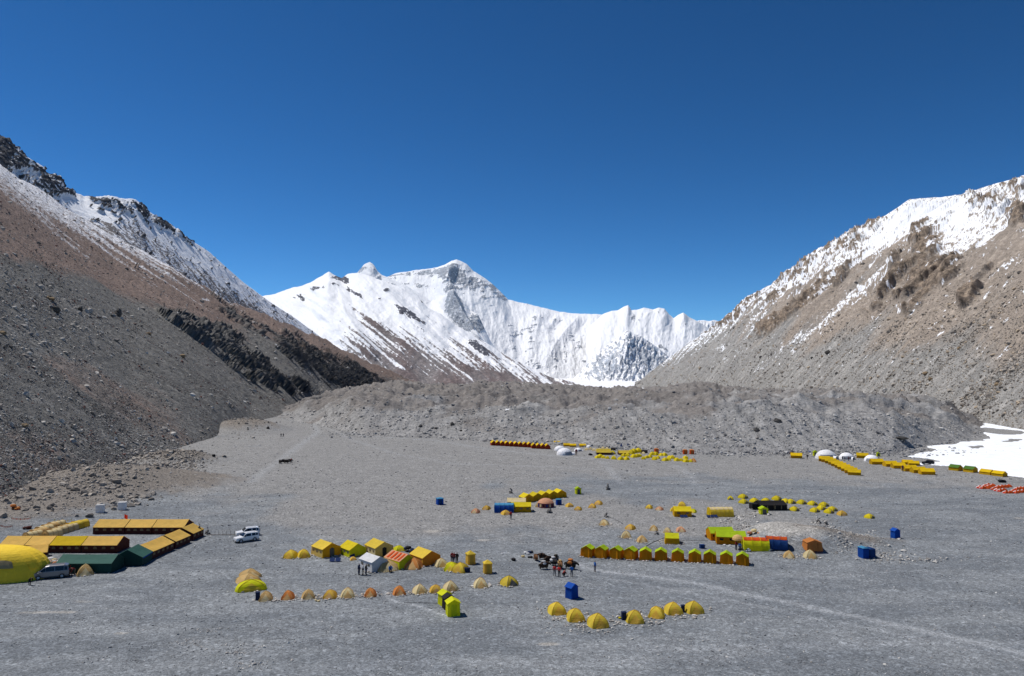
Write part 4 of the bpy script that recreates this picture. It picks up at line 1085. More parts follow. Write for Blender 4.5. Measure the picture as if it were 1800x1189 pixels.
def figure_meshes(pose):
    J = figure_joints(pose)
    # body: one continuous skin with hands and fingers
    V, E, R = [], [], []
    def v(p, r, par=None):
        V.append(tuple(p)); R.append(r)
        if par is not None: E.append((par, len(V) - 1))
        return len(V) - 1
    pel = v(J['pel'], (.13, .10)); bel = v(J['bel'], (.12, .10), pel); ch = v(J['chest'], (.14, .105), bel); nk = v(J['neck'], .052, ch)
    hd = v(J['head'], (.080, .095), nk); v(J['top'], (.055, .065), hd)
    for n in 'lr':
        h = v(J[n + 'hip'], .085, pel); k = v(J[n + 'knee'], .058, h); a = v(J[n + 'ank'], .042, k); v(J[n + 'toe'], .035, a)
        s_ = v(J[n + 'sho'], .055, ch); e = v(J[n + 'elb'], .042, s_); w_ = v(J[n + 'wri'], .028, e)
        d = (J[n + 'wri'] - J[n + 'elb']).normalized(); side = d.cross(Vector((1, 0, 0))).normalized()
        palm = v(J[n + 'wri'] + d * .07, (.034, .022), w_)
        pp = J[n + 'wri'] + d * .08
        for f_ in range(4):
            off = side * (-.028 + .019 * f_); ln = (.060, .075, .070, .052)[f_]
            q = v(pp + off + d * .03, .009, palm); v(pp + off * 1.15 + d * (.03 + ln) + Vector((0, 0, 0)) + d.orthogonal() * .012, .008, q)
        q = v(J[n + 'wri'] + d * .045 + side * .040, .010, palm); v(J[n + 'wri'] + d * .095 + side * .058, .009, q)
    body = skin_me('body', V, E, R, SKIN)
    # clothes a little larger than the body
    V, E, R = [], [], []
    b = v(J['pel'] + Vector((0, 0, .0)), (.165, .135)); c = v(J['bel'], (.16, .13), b); d_ = v(J['chest'], (.175, .14), c); v(J['neck'] - (J['neck'] - J['chest']).normalized() * .03, .085, d_)
    for n in 'lr':
        s_ = v(J[n + 'sho'], .085, d_); e = v(J[n + 'elb'], .066, s_); v(J[n + 'wri'], .050, e)
    jack = skin_me('jacket', V, E, R, SKIN)
    V, E, R = [], [], []
    b = v(J['pel'], (.15, .125))
    for n in 'lr':
        h = v(J[n + 'hip'], .108, b); k = v(J[n + 'knee'], .080, h); v(J[n + 'ank'] + Vector((0, 0, .02)), .062, k)
    trou = skin_me('trousers', V, E, R, SKIN)
    # hair, shoes, face
    up = (J['top'] - J['neck']).normalized()
    V, E, R = [], [], []
    a = v(J['head'] + up * .035 + Vector((0, .022, 0)), (.086, .09)); v(J['top'] + Vector((0, .012, 0)), (.064, .07), a)
    hair = skin_me('hair', V, E, R, HAIR)
    out = []
    for n in 'lr':
        p_ = J[n + 'ank']; q = J[n + 'toe']; z_ = p_.z - .05
        out.append(('shoe', 0, MB().tube((p_.x, p_.y + .05, .055 + max(0, z_ - .04)), (q.x, q.y - .02, .04 + max(0, z_ - .04)), .055, .042, 8).me('shoe', BOOT)))
    mb = MB()
    fw = Vector((0, -1, 0)); hh = J['head']
    nose = MB().tube(hh + fw * .085 + Vector((0, 0, .0)), hh + fw * .115 + Vector((0, 0, -.02)), .010, .014, 5)
    for s_ in (-1, 1): out.append(('eye', 1, MB().tube(hh + fw * .080 + Vector((s_ * .03, 0, .018)), hh + fw * .094 + Vector((s_ * .03, 0, .018)), .010, .009, 6).me('eye', EYE)))
    for s_ in (-1, 1): out.append(('ear', 1, MB().tube(hh + Vector((s_ * .075, .01, -.02)), hh + Vector((s_ * .095, .015, .02)), .014, .016, 5).me('ear', SKIN)))
    mouth = MB().tube(hh + fw * .085 + Vector((-.022, 0, -.045)), hh + fw * .085 + Vector((.022, 0, -.045)), .006, .006, 4)
    return dict(body=body, jacket=jack, trousers=trou, hair=hair, extra=out + [('nose', 1, nose.me('nose', SKIN))], mouth=mouth.me('mouth', RED))
def person(px, py, pose, jacketm, trousersm, label, rz=0, s=1.0, hat=None, group=None):
    if pose not in FIG: FIG[pose] = figure_meshes(pose)
    M = FIG[pose]
    t = thing('person', at(px, py), rz, s)
    b = obj('body', M['body'], t)
    obj('mouth', M['mouth'], b)
    for k_, on_body, me_ in M['extra']: obj(k_, me_, b if on_body else t)
    for k_, m_ in (('jacket', jacketm), ('trousers', trousersm), ('hair', hat or HAIR)):
        o = obj(k_ if not (k_ == 'hair' and hat) else 'hat', M[k_], t); o.material_slots[0].link = 'OBJECT'; o.material_slots[0].material = m_
    tag(t, label, 'person', group)
    return t

# ---- yak
YAKC = [fabric('dark_brown_hair', (.055, .030, .018), trans=0), fabric('black_yak_hair', (.020, .017, .016), trans=0), fabric('ginger_brown_hair', (.16, .075, .030), trans=0)]
HORN = fabric('horn', (.25, .22, .18), trans=0)
def yak_mesh():
    V, E, R = [], [], []
    def v(p, r, par=None):
        V.append(tuple(p)); R.append(r)
        if par is not None: E.append((par, len(V) - 1))
        return len(V) - 1
    # faces -Y
    b0 = v((0, .15, .92), (.34, .40)); sh = v((0, -.42, 1.02), (.30, .42), b0); hip = v((0, .68, .95), (.27, .33), b0)
    nk = v((0, -.78, 1.02), (.19, .24), sh); hd = v((0, -1.02, .88), (.14, .16), nk); mz = v((0, -1.24, .68), (.085, .10), hd)
    for s_ in (-1, 1):
        k = v((s_ * .20, -.45, .62), .13, sh); kk = v((s_ * .20, -.47, .36), .075, k); v((s_ * .20, -.44, .05), .06, kk)
        k = v((s_ * .19, .62, .62), .15, hip); kk = v((s_ * .20, .80, .40), .07, k); v((s_ * .20, .72, .05), .055, kk)
    tl = v((0, .98, .95), .07, hip); v((0, 1.08, .50), .09, tl)
    body = skin_me('body', V, E, R, YAKC[0])
    sk = MB(); n = 20                                   # hanging skirt of belly hair
    Vs = []
    for k, (z, f_) in enumerate(((.95, 1.0), (.62, 1.02), (.40, .92))):
        for i in range(n):
            a = 2 * math.pi * i / n; Vs.append((.36 * f_ * math.cos(a), .10 + .82 * f_ * math.sin(a), z - (.09 * (i % 2) if k == 2 else 0)))
    sk.add(Vs, [(k * n + i, k * n + (i + 1) % n, (k + 1) * n + (i + 1) % n, (k + 1) * n + i) for k in range(2) for i in range(n)])
    hl, el = [], []
    for s_ in (-1, 1):
        hm = MB(); hl.append(hm)
        hm.tube((s_ * .10, -1.0, 1.02), (s_ * .32, -1.02, 1.08), .035, .028, 6); hm.tube((s_ * .32, -1.02, 1.08), (s_ * .36, -1.10, 1.34), .028, .008, 6)
    for s_ in (-1, 1): el.append(MB().tube((s_ * .12, -.96, .93), (s_ * .27, -.93, .88), .03, .012, 5))
    return dict(body=body, belly_hair=sk.me('belly_hair', YAKC[0]), horns=[h.me('horn', HORN) for h in hl], ears=[e.me('ear', YAKC[0]) for e in el])
YK = yak_mesh()
def yak(px, py, rz, col, label, s=1.0, group='yaks standing in the loaded herd'):
    t = thing('yak', at(px, py), rz, s * .88)
    for k_, me_ in [('body', YK['body']), ('belly_hair', YK['belly_hair'])] + [('ear', e) for e in YK['ears']]:
        o = obj(k_, me_, t); o.material_slots[0].link = 'OBJECT'; o.material_slots[0].material = YAKC[col]
    for h_ in YK['horns']: obj('horn', h_, t)
    tag(t, label, 'yak', group)
    return t
def blob_me(name, mat, seed, sx, sy, sz, n=10, m_=7):
    """a lumpy sack"""
    V, F = [], []
    for j in range(m_ + 1):
        q = math.pi * j / m_
        for i in range(n):
            a = 2 * math.pi * i / n
            d = 1 + .16 * float(pn(np.array(math.cos(a) * 1.7 + seed), np.array(math.cos(q) * 1.9 + math.sin(a) * 1.3), seed))
            x, y, z = math.sin(q) * math.cos(a), math.sin(q) * math.sin(a), math.cos(q)
            x = math.copysign(abs(x) ** .75, x); y = math.copysign(abs(y) ** .75, y)
            V.append((sx * d * x, sy * d * y, sz + sz * .95 * d * z))
    for j in range(m_):
        for i in range(n): F.append((j * n + i, (j + 1) * n + i, (j + 1) * n + (i + 1) % n, j * n + (i + 1) % n))
    return mesh(name, V, F, mat, smooth=True)
def load(yk, mat, label, s=1.0, seed=1, cat='load'):
    t = thing('yak_load', yk.location + Vector((0, 0, 1.12 * yk.scale[0])), yk.rotation_euler[2], s)
    for sx in (-1, 1): obj('sack', blob_me('sack', mat, seed + sx, .20, .42, .24), t, (sx * .34, .1, -.35))
    obj('bundle', blob_me('bundle', mat, seed + 5, .34, .40, .17), t, (0, .1, .16))
    tag(t, label, cat)
    return t

# ---- vehicles
PAINT_S = NT('silver_paint'); PAINT_S = (PAINT_S.b.inputs['Metallic'].__setattr__('default_value', .5), PAINT_S.b.inputs['Coat Weight'].__setattr__('default_value', .6), PAINT_S.done((.19, .19, .20, 1), .35))[2]
PAINT_W = NT('white_paint'); PAINT_W = (PAINT_W.b.inputs['Coat Weight'].__setattr__('default_value', .6), PAINT_W.done((.78, .78, .77, 1), .35))[1]
GLASS = NT('dark_car_glass'); GLASS = (GLASS.b.inputs['Specular IOR Level'].__setattr__('default_value', .6), GLASS.done((.012, .014, .017, 1), .06))[1]
TYRE = NT('tyre_rubber').done((.018, .018, .019, 1), .8); RIM = NT('wheel_rim').done((.45, .45, .46, 1), .35); LAMP = NT('headlight_glass').done((.75, .77, .8, 1), .1); TLAMP = NT('tail_light_glass').done((.35, .01, .01, 1), .2); PLAST = NT('black_plastic').done((.03, .03, .03, 1), .6)
def car(key, St, paint, wheels, wr, axle_w, sideq, frontq, rearq, roofrack=False, name='car'):
    """front towards -X. St: (x, zb, zbelt, zroof, wb, wr)"""
    t = thing(name)
    V, F = [], []; K = 12
    for (x, zb, ze, zr, wb, wr_) in St:
        half = [(0, zb), (wb * .9, zb), (wb, zb + .22), (wb, ze), (wr_, zr - .07), (wr_ * .86, zr), (0, zr)]
        ring = [(x, y, z) for y, z in half] + [(x, -y, z) for y, z in half[-2:0:-1]]
        V += ring; K = len(ring)
    for i in range(len(St) - 1):
        for k in range(K): F.append((i * K + k, (i + 1) * K + k, (i + 1) * K + (k + 1) % K, i * K + (k + 1) % K))
    F += [tuple(range(K))[::-1] and tuple(range(K)), tuple(range((len(St) - 1) * K, len(St) * K))[::-1]]
    me = mesh('body', V, F, paint, smooth=False)
    b = obj('body', me, t)
    def side(i, u, lo, hi, s_, off=.012):       # point on the glasshouse side between stations
        i0 = int(i); f_ = i - i0; a, c = St[i0], St[min(i0 + 1, len(St) - 1)]
        L_ = [a[k] * (1 - f_) + c[k] * f_ for k in range(6)]
        k = lo if u == 0 else hi
        return (L_[0], s_ * (L_[4] + (L_[5] - L_[4]) * k + off), L_[2] + (L_[3] - .07 - L_[2]) * k)
    for s_ in (-1, 1):
        for (i0, i1, lo, hi) in sideq:
            n = 4; Vq = []
            for k in range(n + 1): Vq += [side(i0 + (i1 - i0) * k / n, 0, lo, hi, s_), side(i0 + (i1 - i0) * k / n, 1, lo, hi, s_)]
            Vq2 = [(v[0], v[1] - s_ * .03, v[2]) for v in Vq]
            Fq = [(2 * k, 2 * k + 1, 2 * k + 3, 2 * k + 2) for k in range(n)]; N = len(Vq)
            obj('side_window', mesh('side_window', Vq + Vq2, Fq + [tuple(N + q for q in f_) for f_ in Fq], GLASS), t)
    for nm, (ia, ib), sx in (('windscreen', frontq, -1), ('rear_window', rearq, 1)):
        a, c = St[ia], St[ib]
        Vq = [(a[0] + sx * .02, -a[5] * .92, a[3] + .03), (a[0] + sx * .02, a[5] * .92, a[3] + .03), (c[0] + sx * .02, c[5] * .84, c[3] + .01), (c[0] + sx * .02, -c[5] * .84, c[3] + .01)]
        if sx > 0: Vq = [(a[0] + .02, -a[5] * .88, (a[2] + .08)), (a[0] + .02, a[5] * .88, (a[2] + .08)), (c[0] + .05, c[5] * .82, c[3] - .14), (c[0] + .05, -c[5] * .82, c[3] - .14)]
        obj(nm, mesh(nm, Vq, [(0, 1, 2, 3)], GLASS), t)
    tm = MB().tube((0, -.11, 0), (0, .11, 0), wr, n=18).me('wheel', TYRE)
    rm = MB().tube((0, -.12, 0), (0, .12, 0), wr * .6, n=12).me('rim', RIM)
    for x in wheels:
        for s_ in (-1, 1):
            w_ = obj('wheel', tm, t, (x, s_ * (axle_w - .08), wr)); obj('rim', rm, w_)
            arch = MB(); pts = [(x + (wr * 1.18) * math.cos(a), wr + (wr * 1.18) * math.sin(a)) for a in np.linspace(.15, math.pi - .15, 9)]
            for u_, v_ in zip(pts[:-1], pts[1:]): arch.slab((u_[0], s_ * axle_w * .80, u_[1]), (v_[0], s_ * axle_w * .80, v_[1]), (v_[0], s_ * (axle_w + .015), v_[1]), (u_[0], s_ * (axle_w + .015), u_[1]), .03)
            obj('wheel_arch', arch.me('wheel_arch', PLAST), t)
    f0, r0 = St[0], St[-1]
    for s_ in (-1, 1):
        obj('headlight', MB().box(f0[0] - .03, f0[0] + .12, s_ * f0[4] * .78 - .13, s_ * f0[4] * .78 + .13, f0[2] - .16, f0[2] + .01).me('headlight', LAMP), t)
        obj('tail_light', MB().box(r0[0] - .10, r0[0] + .02, s_ * r0[4] * .86 - .07, s_ * r0[4] * .86 + .07, r0[2] - .12, r0[2] + .22).me('tail_light', TLAMP), t)
        obj('mirror', MB().box(St[3][0] - .05, St[3][0] + .08, s_ * (St[3][4] + .12) - .09, s_ * (St[3][4] + .12) + .09, St[3][2], St[3][2] + .17).me('mirror', paint), t)
    obj('front_bumper', MB().box(f0[0] - .06, f0[0] + .10, -f0[4] * .95, f0[4] * .95, .22, .42).me('front_bumper', PLAST), t)
    obj('rear_bumper', MB().box(r0[0] - .06, r0[0] + .07, -r0[4] * .95, r0[4] * .95, .26, .46).me('rear_bumper', PLAST), t)
    obj('number_plate', MB().box(f0[0] - .08, f0[0] - .06, -.24, .24, .30, .41).me('number_plate', WHITE), t)
    if roofrack:
        zr = St[len(St) // 2 + 1][3]
        for s_ in (-1, 1): obj('roof_rail', MB().tube((-.5, s_ * .55, zr + .06), (1.6, s_ * .55, zr + .04), .025).me('roof_rail', PLAST), t)
        obj('spare_wheel', MB().tube((r0[0] + .03, 0, 1.0), (r0[0] + .22, 0, 1.0), .34, n=16).me('spare_wheel', TYRE), t)
    PROTO[key] = t; t['used'] = 0
    return t
ORD = ['', 'first', 'second', 'third', 'fourth', 'fifth', 'sixth', 'seventh', 'eighth', 'ninth', 'tenth', 'eleventh', 'twelfth', 'thirteenth', 'fourteenth', 'fifteenth', 'sixteenth', 'seventeenth', 'eighteenth', 'nineteenth', 'twentieth',
       'twenty-first', 'twenty-second', 'twenty-third', 'twenty-fourth', 'twenty-fifth']
def ORDL(i):
    if i < len(ORD): return ORD[i]
    t_ = {2: 'twenty', 3: 'thirty', 4: 'forty'}[i // 10]
    return (t_ + '-' + ORD[i % 10]) if i % 10 else t_[:-1] + 'ieth'

# ------------------------------------------------------------------ the camp
def wm(wpx, p): return wpx * p.y / FOC            # metres of a width in picture at that distance
def face(p): return -math.atan2(p.x, p.y)         # turn that shows the front squarely from the viewpoint
GUY = []                                          # guy stones laid round the tents

def put(key, px, py, label, cat='tent', group=None, rz=0.0, s=1.0, back=0.0, w=None, stones_=0):
    """thing with its near foot at that place of the valley floor; w: width in picture -> scale of a unit-wide prototype"""
    p = at(px, py)
    if w: s = wm(w, p)
    d = Vector((p.x, p.y, 0)).normalized()
    p = p + d * back * (s if not isinstance(s, tuple) else s[0])
    p.z = float(floor_h(p.x, p.y))
    o = use(key, p, rz + face(p), s)
    tag(o, label, cat, group)
    if stones_: GUY.append((p.x, p.y, stones_))
    return o

# dome tent prototypes of unit width
dome('d_tan', TAN, CREAM, .62, 1.05, 2.1); dome('d_cream', CREAM, TAN, .62, 1.05, 2.1); dome('d_orange', RUST, TAN, .62, 1.05, 2.1); dome('d_gold', GOLD, TAN, .55, 1.05)
dome('d_yellow', YEL, GOLD, .60, 1.0, 2.7); dome('d_bright', SUNY, GREYC, .58, 1.25, cross=.08); dome('d_peach', PEACH, CREAM, .55, 1.0); dome('d_lime', LIMEY, YEL, .5, 1.2); dome('d_open', YEL, GREYC, .58, 1.1)
dome('f_yellow', SUNY, LIMEY, .62, 1.1, simple=True, nseg=16); dome('f_tan', CREAM, TAN, .55, 1.0, simple=True, nseg=16); dome('f_red', ORED, RED, .55, 1.2, nseg=16)
for ch in PROTO['f_red'].children:
    if ch.name.startswith('canopy'):
        ch.data.materials.append(WHITE)
        for f_ in ch.data.polygons: f_.material_index = 1 if (f_.center.x + f_.center.y * .4 < -.02) else 0

# --- the row of single domes in the left foreground
row = [(467, 1058, 25, 'd_tan', 'tan'), (506, 1056, 24, 'd_orange', 'rust orange'), (542, 1055, 25, 'd_tan', 'tan'), (580, 1054, 25, 'd_gold', 'golden'), (611, 1053, 26, 'd_cream', 'cream'), (651, 1051, 23, 'd_orange', 'rust orange'),
       (702, 1048, 24, 'd_orange', 'rust orange'), (738, 1046, 25, 'd_cream', 'cream and tan'), (766, 1044, 23, 'd_gold', 'orange tan'), (792, 1041, 26, 'd_cream', 'cream'), (845, 1035, 26, 'd_cream', 'pale cream')]
for i, (x, y, w_, k, c) in enumerate(row):
    put(k, x, y, f'{c} dome tent, {ORD[i + 1]} from left in the front left row of eleven', group='dome tents in the front left row', rz=random.uniform(-.25, .25) + (.0 if i < 6 else .35), w=w_, back=.52, stones_=1)
put('d_open', 895, 1032, 'open yellow dome tent with dark doorway at the right end of the front left row', rz=.55, w=28, back=.5, stones_=1)
# --- seven yellow domes, front right
for i, (x, y, w_) in enumerate([(979, 1083, 32), (1012, 1095, 33), (1051, 1106, 36), (1116, 1098, 33), (1154, 1089, 30), (1184, 1083, 32), (1220, 1081, 32)]):
    put('d_yellow', x, y, f'yellow dome tent, {ORD[i + 1]} from left in the front right arc of seven', group='yellow dome tents in the front right arc', rz=[.3, .2, .35, .15, -.1, .3, .4][i], w=w_, back=.5, stones_=2)
# --- middle domes
mid_ = [(836, 903, 15, 'd_peach', 'peach dome tent, leftmost of the domes left of the blue barrel tent'), (855, 897, 14, 'd_gold', 'golden dome tent just left of the blue barrel tent'), (889, 906, 16, 'd_gold', 'golden dome tent in front of the blue barrel tent'),
        (1001, 892, 13, 'd_gold', 'orange dome tent nearest the blue box right of the pink roofed round tent'), (1016, 898, 14, 'd_gold', 'orange dome tent, second from left of the four right of the round tent'), (1041, 894, 14, 'd_gold', 'orange dome tent, third from left of the four right of the round tent'), (1052, 888, 14, 'd_gold', 'orange dome tent, rightmost of the four right of the round tent'),
        (1062, 925, 19, 'd_cream', 'cream dome tent, leftmost of the scattered domes above the long orange row'), (1108, 932, 17, 'd_gold', 'golden dome tent with shaded side right of the leftmost cream dome'), (1149, 934, 16, 'd_tan', 'tan dome tent halfway between the long orange row and the far yellow box'),
        (1173, 938, 15, 'd_cream', 'cream dome tent right behind the single yellow box tent'), (1197, 936, 17, 'd_peach', 'peach dome tent behind and right of the single yellow box tent'), (1101, 947, 19, 'd_cream', 'cream dome tent just above the third orange box tent'), (1129, 955, 19, 'd_tan', 'tan dome tent just above the fourth orange box tent'),
        (1141, 895, 12, 'd_yellow', 'small yellow dome tent left of the peach dome'), (1159, 898, 14, 'd_peach', 'small peach dome tent between two yellow camps'), (1184, 900, 12, 'd_yellow', 'yellow dome tent at the left end of the yellow mess tent'), (1199, 892, 15, 'd_yellow', 'yellow dome tent behind the small yellow mess tent'), (1218, 902, 13, 'd_lime', 'lime dome tent at the right end of the yellow mess tent'),
        (1387, 982, 20, 'd_tan', 'tan dome tent right of the tent with navy walls and red roof'), (1424, 983, 22, 'd_cream', 'cream dome tent in front of the orange box tent'),
        (150, 1013, 29, 'd_tan', 'tan and white dome tent in front of the dark green tent'), (511, 983, 23, 'd_yellow', 'yellow dome tent at the far left of the centre camp'), (534, 982, 23, 'd_yellow', 'yellow dome tent left of the big golden wall tent'), (702, 970, 20, 'd_lime', 'small lime dome behind the red and lime tent'),
        (621, 986, 12, 'd_gold', 'very small dark golden dome before the lime wall tent'), (728, 1002, 33, 'd_orange', 'orange dome tent with dark door before the red and lime tent'), (776, 998, 25, 'd_cream', 'cream dome tent, rear one of three overlapping domes'), (793, 1005, 27, 'd_lime', 'pale yellow dome tent, middle one of three overlapping domes'), (809, 1008, 28, 'd_yellow', 'yellow dome tent, front one of three overlapping domes'),
        (678, 1006, 46, 'd_tan', 'large patched dome tent with dark skirt beside the white tent'), (440, 1018, 36, 'd_tan', 'tan dome tent at the back of the stack of three on the left'), (437, 1028, 40, 'd_tan', 'tan dome tent in the middle of the stack of three on the left')]
for x, y, w_, k, lb in mid_:
    sc = 1.0
    o = put(k, x, y, lb, rz=random.uniform(-.5, .5), w=w_, back=.5, stones_=1 if w_ > 18 else 0)
    if w_ > 34: o.scale.z *= .62
    elif random.random() < .6: o.scale.z *= random.uniform(.82, 1.0)
# --- far yellow arc of small domes round the black tent
arc = [(1284, 879), (1306, 877), (1307, 886), (1326, 884), (1346, 884), (1365, 880), (1381, 885), (1390, 886), (1409, 887), (1428, 889), (1448, 891), (1396, 899), (1432, 901), (1444, 897), (1457, 903), (1463, 899), (1528, 912)]
for i, (x, y) in enumerate(arc):
    put('d_bright', x, y, f'bright yellow dome tent, {ORD[i + 1]} along the arc round the black tent, counted from left', group='bright yellow domes round the black tent', rz=.9 + random.uniform(-.2, .2) if i else 0, w=13.5 if i else 11, back=.5)
put('d_gold', 1480, 907, 'golden orange dome tent between the yellow arc and the lone yellow dome', rz=.6, w=15, back=.5)

# --- eleven orange box tents with lime roofs
house('h_box', 2.0, 2.0, 1.55, 2.1, LIME, ORWALL, door=ORWALL, flare=.10, oh=.05, name='box_tent')
xs = [(1033.6, 980.5), (1057.8, 982), (1083.6, 983.5), (1109, 984.5), (1135, 986), (1162, 987), (1191.6, 988.5), (1221.7, 990), (1248, 991.3), (1277, 993), (1305.4, 995)]
for i, (x, y) in enumerate(xs):
    p = at(x, y)
    put('h_box', x, y, f'orange box tent with lime roof, {ORD[i + 1]} from left in the straight row of eleven', group='orange box tents in the straight row', rz=-.06 + (-.28 if i < 4 else 0), s=1.0, back=1.05, stones_=1)
# --- wall tents of the centre camp
house('h_gold', 4.2, 3.6, 1.6, 2.5, YEL, PALEY, endm=YWALL, door=GREYC, windows=3, winm=BROWN, flare=.1)
house('h_lime', 4.0, 3.3, 1.35, 2.3, SUNY, LIMEY, endm=LIMEY, door=None, windows=3, winm=GREYC, flare=.1)
house('h_gold2', 4.2, 3.6, 1.7, 2.6, YEL, CREAM, endm=PALEY, door=DARKW, windows=3, winm=BROWN, flare=.12)
house('h_white', 4.2, 3.0, 1.7, 2.4, WHITE, WHITE, endm=WHITE, door=None, windows=2, winm=GREYC, flare=.15)
house('h_redlime', 4.6, 3.6, 1.35, 2.3, PEACH, LIMEY, endm=LIMEY, windows=0, flare=.1, oh=.02)
house('h_orange', 4.4, 3.6, 1.45, 2.4, YEL, GOLD, endm=ORG, windows=3, winm=BROWN, flare=.1)
put('h_gold', 573, 981, 'golden wall tent, leftmost of the big wall tents in the centre camp', rz=.50, back=2.4, stones_=2)
put('h_lime', 620, 980, 'bright lime yellow wall tent between the two golden ones', rz=.48, back=2.3, stones_=2)
put('h_gold2', 666, 980, 'golden wall tent with open dark doorway right of the lime yellow one', rz=.48, back=2.4, stones_=2)
put('h_white', 656, 1006, 'white wall tent in front of the golden tent with dark doorway', rz=.55, back=2.2, stones_=2)
rl = put('h_redlime', 703, 1001, 'lime walled tent with pale red striped roof in the centre camp', rz=.62, back=2.5, stones_=2)
for k_ in range(4):            # pale stripes sewn over the roof, both slopes
    for sgn in (-1, 1):
        y0 = -1.9 + k_ * 1.05
        mb = MB(); q = [(sgn * .15, y0, 2.25), (sgn * 1.65, y0, 1.47), (sgn * 1.65, y0 + .45, 1.47), (sgn * .15, y0 + .45, 2.25)]
        mb.slab(*(q if sgn < 0 else q[::-1]), -.03); obj('roof_stripe', mb.me('roof_stripe', ORED if k_ % 1 == 0 else WHITE), rl)
put('h_orange', 747, 995, 'orange wall tent with yellow roof right of the red and lime tent', rz=.55, back=2.4, stones_=2)
# bright lime tunnel at the left
dome('d_limebig', LIMEY, YEL, .42, .55, 3.2, name='tunnel_tent', cross=.05)
put('d_limebig', 441, 1041, 'long bright lime tunnel tent, front one of the stack of three on the left', rz=.08, w=54, back=.28, stones_=1).scale.z *= .80
# --- toilet tents
toilet('t_yel', GOLD, YEL, 'pyramid', GOLD, .66, 1.75, 2.2); toilet('t_lime', LIMEY, LIMEY, 'gable', LIMEY, .78, 1.7, 2.15); toilet('t_black', BLACK, BLACK, 'gable', BLACK, .72, 1.7, 2.1)
toilet('t_blue', BLUE, BLUE, 'gable', BLUE, .72, 1.85, 2.4); toilet('t_small', LIMEY, LIME, 'gable', GREYC, .7, 1.5, 2.0); toilet('t_blueflat', BLUE, LBLUE, 'pyramid', BLUED, .75, 1.6, 1.75); toilet('t_org', ORED, RUST, 'pyramid', RUST, .75, 1.8, 2.0)
put('t_yel', 827, 993, 'golden toilet tent with pyramid roof, farther of the two', rz=.35, back=.7); put('t_yel', 857, 1009, 'golden toilet tent with pyramid roof, nearer of the two', rz=.2, back=.6, s=.95)
put('t_lime', 782, 1065, 'lime toilet tent behind the black one', rz=.45, back=.6, s=.95); put('t_black', 788, 1072, 'black toilet tent standing between the two lime ones', rz=.3, back=.6, s=.95); put('t_lime', 796, 1084, 'lime toilet tent in front of the black one', rz=.2, back=.7, s=1.05)
put('t_blue', 1005, 1054, 'bright blue toilet tent alone on the gravel behind the front right arc', rz=.75, back=.8, s=.92)
put('t_blueflat', 773, 888, 'lone blue toilet tent standing on the gravel left of the middle camps', rz=.3, back=.7); put('t_blueflat', 982, 888, 'blue toilet tent right of the pink roofed round tent', rz=.2, back=.7, s=.85)
put('t_small', 1016, 869, 'small lime toilet tent alone above the middle camps', rz=.3, back=.6); put('t_blue', 1574, 947, 'blue toilet tent alone right of the stony mound', rz=.7, back=.7, s=.85)
put('t_small', 1342, 905, 'short yellow green box tent in front of the black tent', rz=.3, back=.7, s=(1.25, 1.25, .9))
for i, (x, y, lb) in enumerate([(1154, 797, 'orange red toilet tent, leftmost of the three by the moraine foot'), (1204, 799, 'orange red toilet tent, middle of the three by the moraine foot'), (1216, 799, 'orange red toilet tent, rightmost of the three by the moraine foot')]):
    put('t_org', x, y, lb, group='orange red toilet tents by the moraine', rz=.3, back=.7, s=1.0)
b_ = thing('twin_toilet_tent', at(1523, 980)); b_.rotation_euler[2] = .25
for sx, m_, h_ in ((-.62, BLUE, 1.95), (.78, BLUED, 1.7)):
    obj('cabin', MB().box(sx - .64, sx + .62, -.7, .7, -.05, h_ - .15).me('cabin', m_), b_); obj('roof', MB().add([(sx - .7, -.8, h_ - .15), (sx + .68, -.8, h_ - .15), (sx + .68, .8, h_ - .15), (sx - .7, .8, h_ - .15), (sx, -.5, h_ + .1), (sx, .5, h_ + .1)], [(0, 1, 4), (1, 2, 5, 4), (2, 3, 5), (3, 0, 4, 5), (3, 2, 1, 0)]).me('roof', LBLUE if sx < 0 else BLUED), b_)
    obj('door', MB().box(sx - .35, sx + .35, -.73, -.705, .1, h_ - .35).me('door', m_), b_)
tag(b_, 'blue two-cabin toilet tent at the right foot of the stony mound', 'tent')
house('h_rust', 2.4, 2.6, 1.5, 1.95, RUST, RUST, door=RUST, flare=.18, name='box_tent')
put('h_rust', 1428, 972, 'rust orange box tent in front of the stony mound', rz=.35, back=1.3)
house('h_ybox', 2.6, 2.8, 1.25, 1.95, LIMEY, YWALL, door=YWALL, flare=.12, name='box_tent')
put('h_ybox', 1181, 957, 'single yellow box tent standing on its stone footing above the orange row', rz=math.pi / 2 + .05, back=1.3, stones_=3)

# --- camp by the mound
house('h_limeor', 5.6, 3.4, 1.45, 2.3, LIME, ORWALL, endm=ORWALL, door=None, windows=3, winm=DARKW)
house('h_limeor2', 4.8, 3.4, 1.45, 2.3, LIME, ORWALL, endm=ORWALL, door=None, windows=3, winm=DARKW)
put('h_limeor', 1284, 958, 'orange wall tent with lime roof, nearer of the two by the mound', rz=math.pi / 2 + .12, back=1.8); put('h_limeor2', 1266, 952, 'orange wall tent with lime roof, farther of the two by the mound', rz=math.pi / 2 + .3, back=2.6)
tunnel('u_lime', 4.6, 3.0, 2.2, LIMEY, LIMEY, LIMEY, hoops=3, roofm=ORED); tunnel('u_navy', 3.8, 2.8, 2.1, BLUED, BLUED, BLUED, hoops=3, roofm=ORED)
put('u_lime', 1328, 970, 'lime barrel tent with orange red roof cover by the mound', rz=math.pi / 2 + .18, back=1.5); put('u_navy', 1365, 969, 'navy walled barrel tent with orange red roof cover by the mound', rz=math.pi / 2 + .05, back=1.4)
tunnel('u_blue', 4.6, 3.0, 2.1, BLUE, BLUED, LBLUE, hoops=4, roofm=LBLUE)
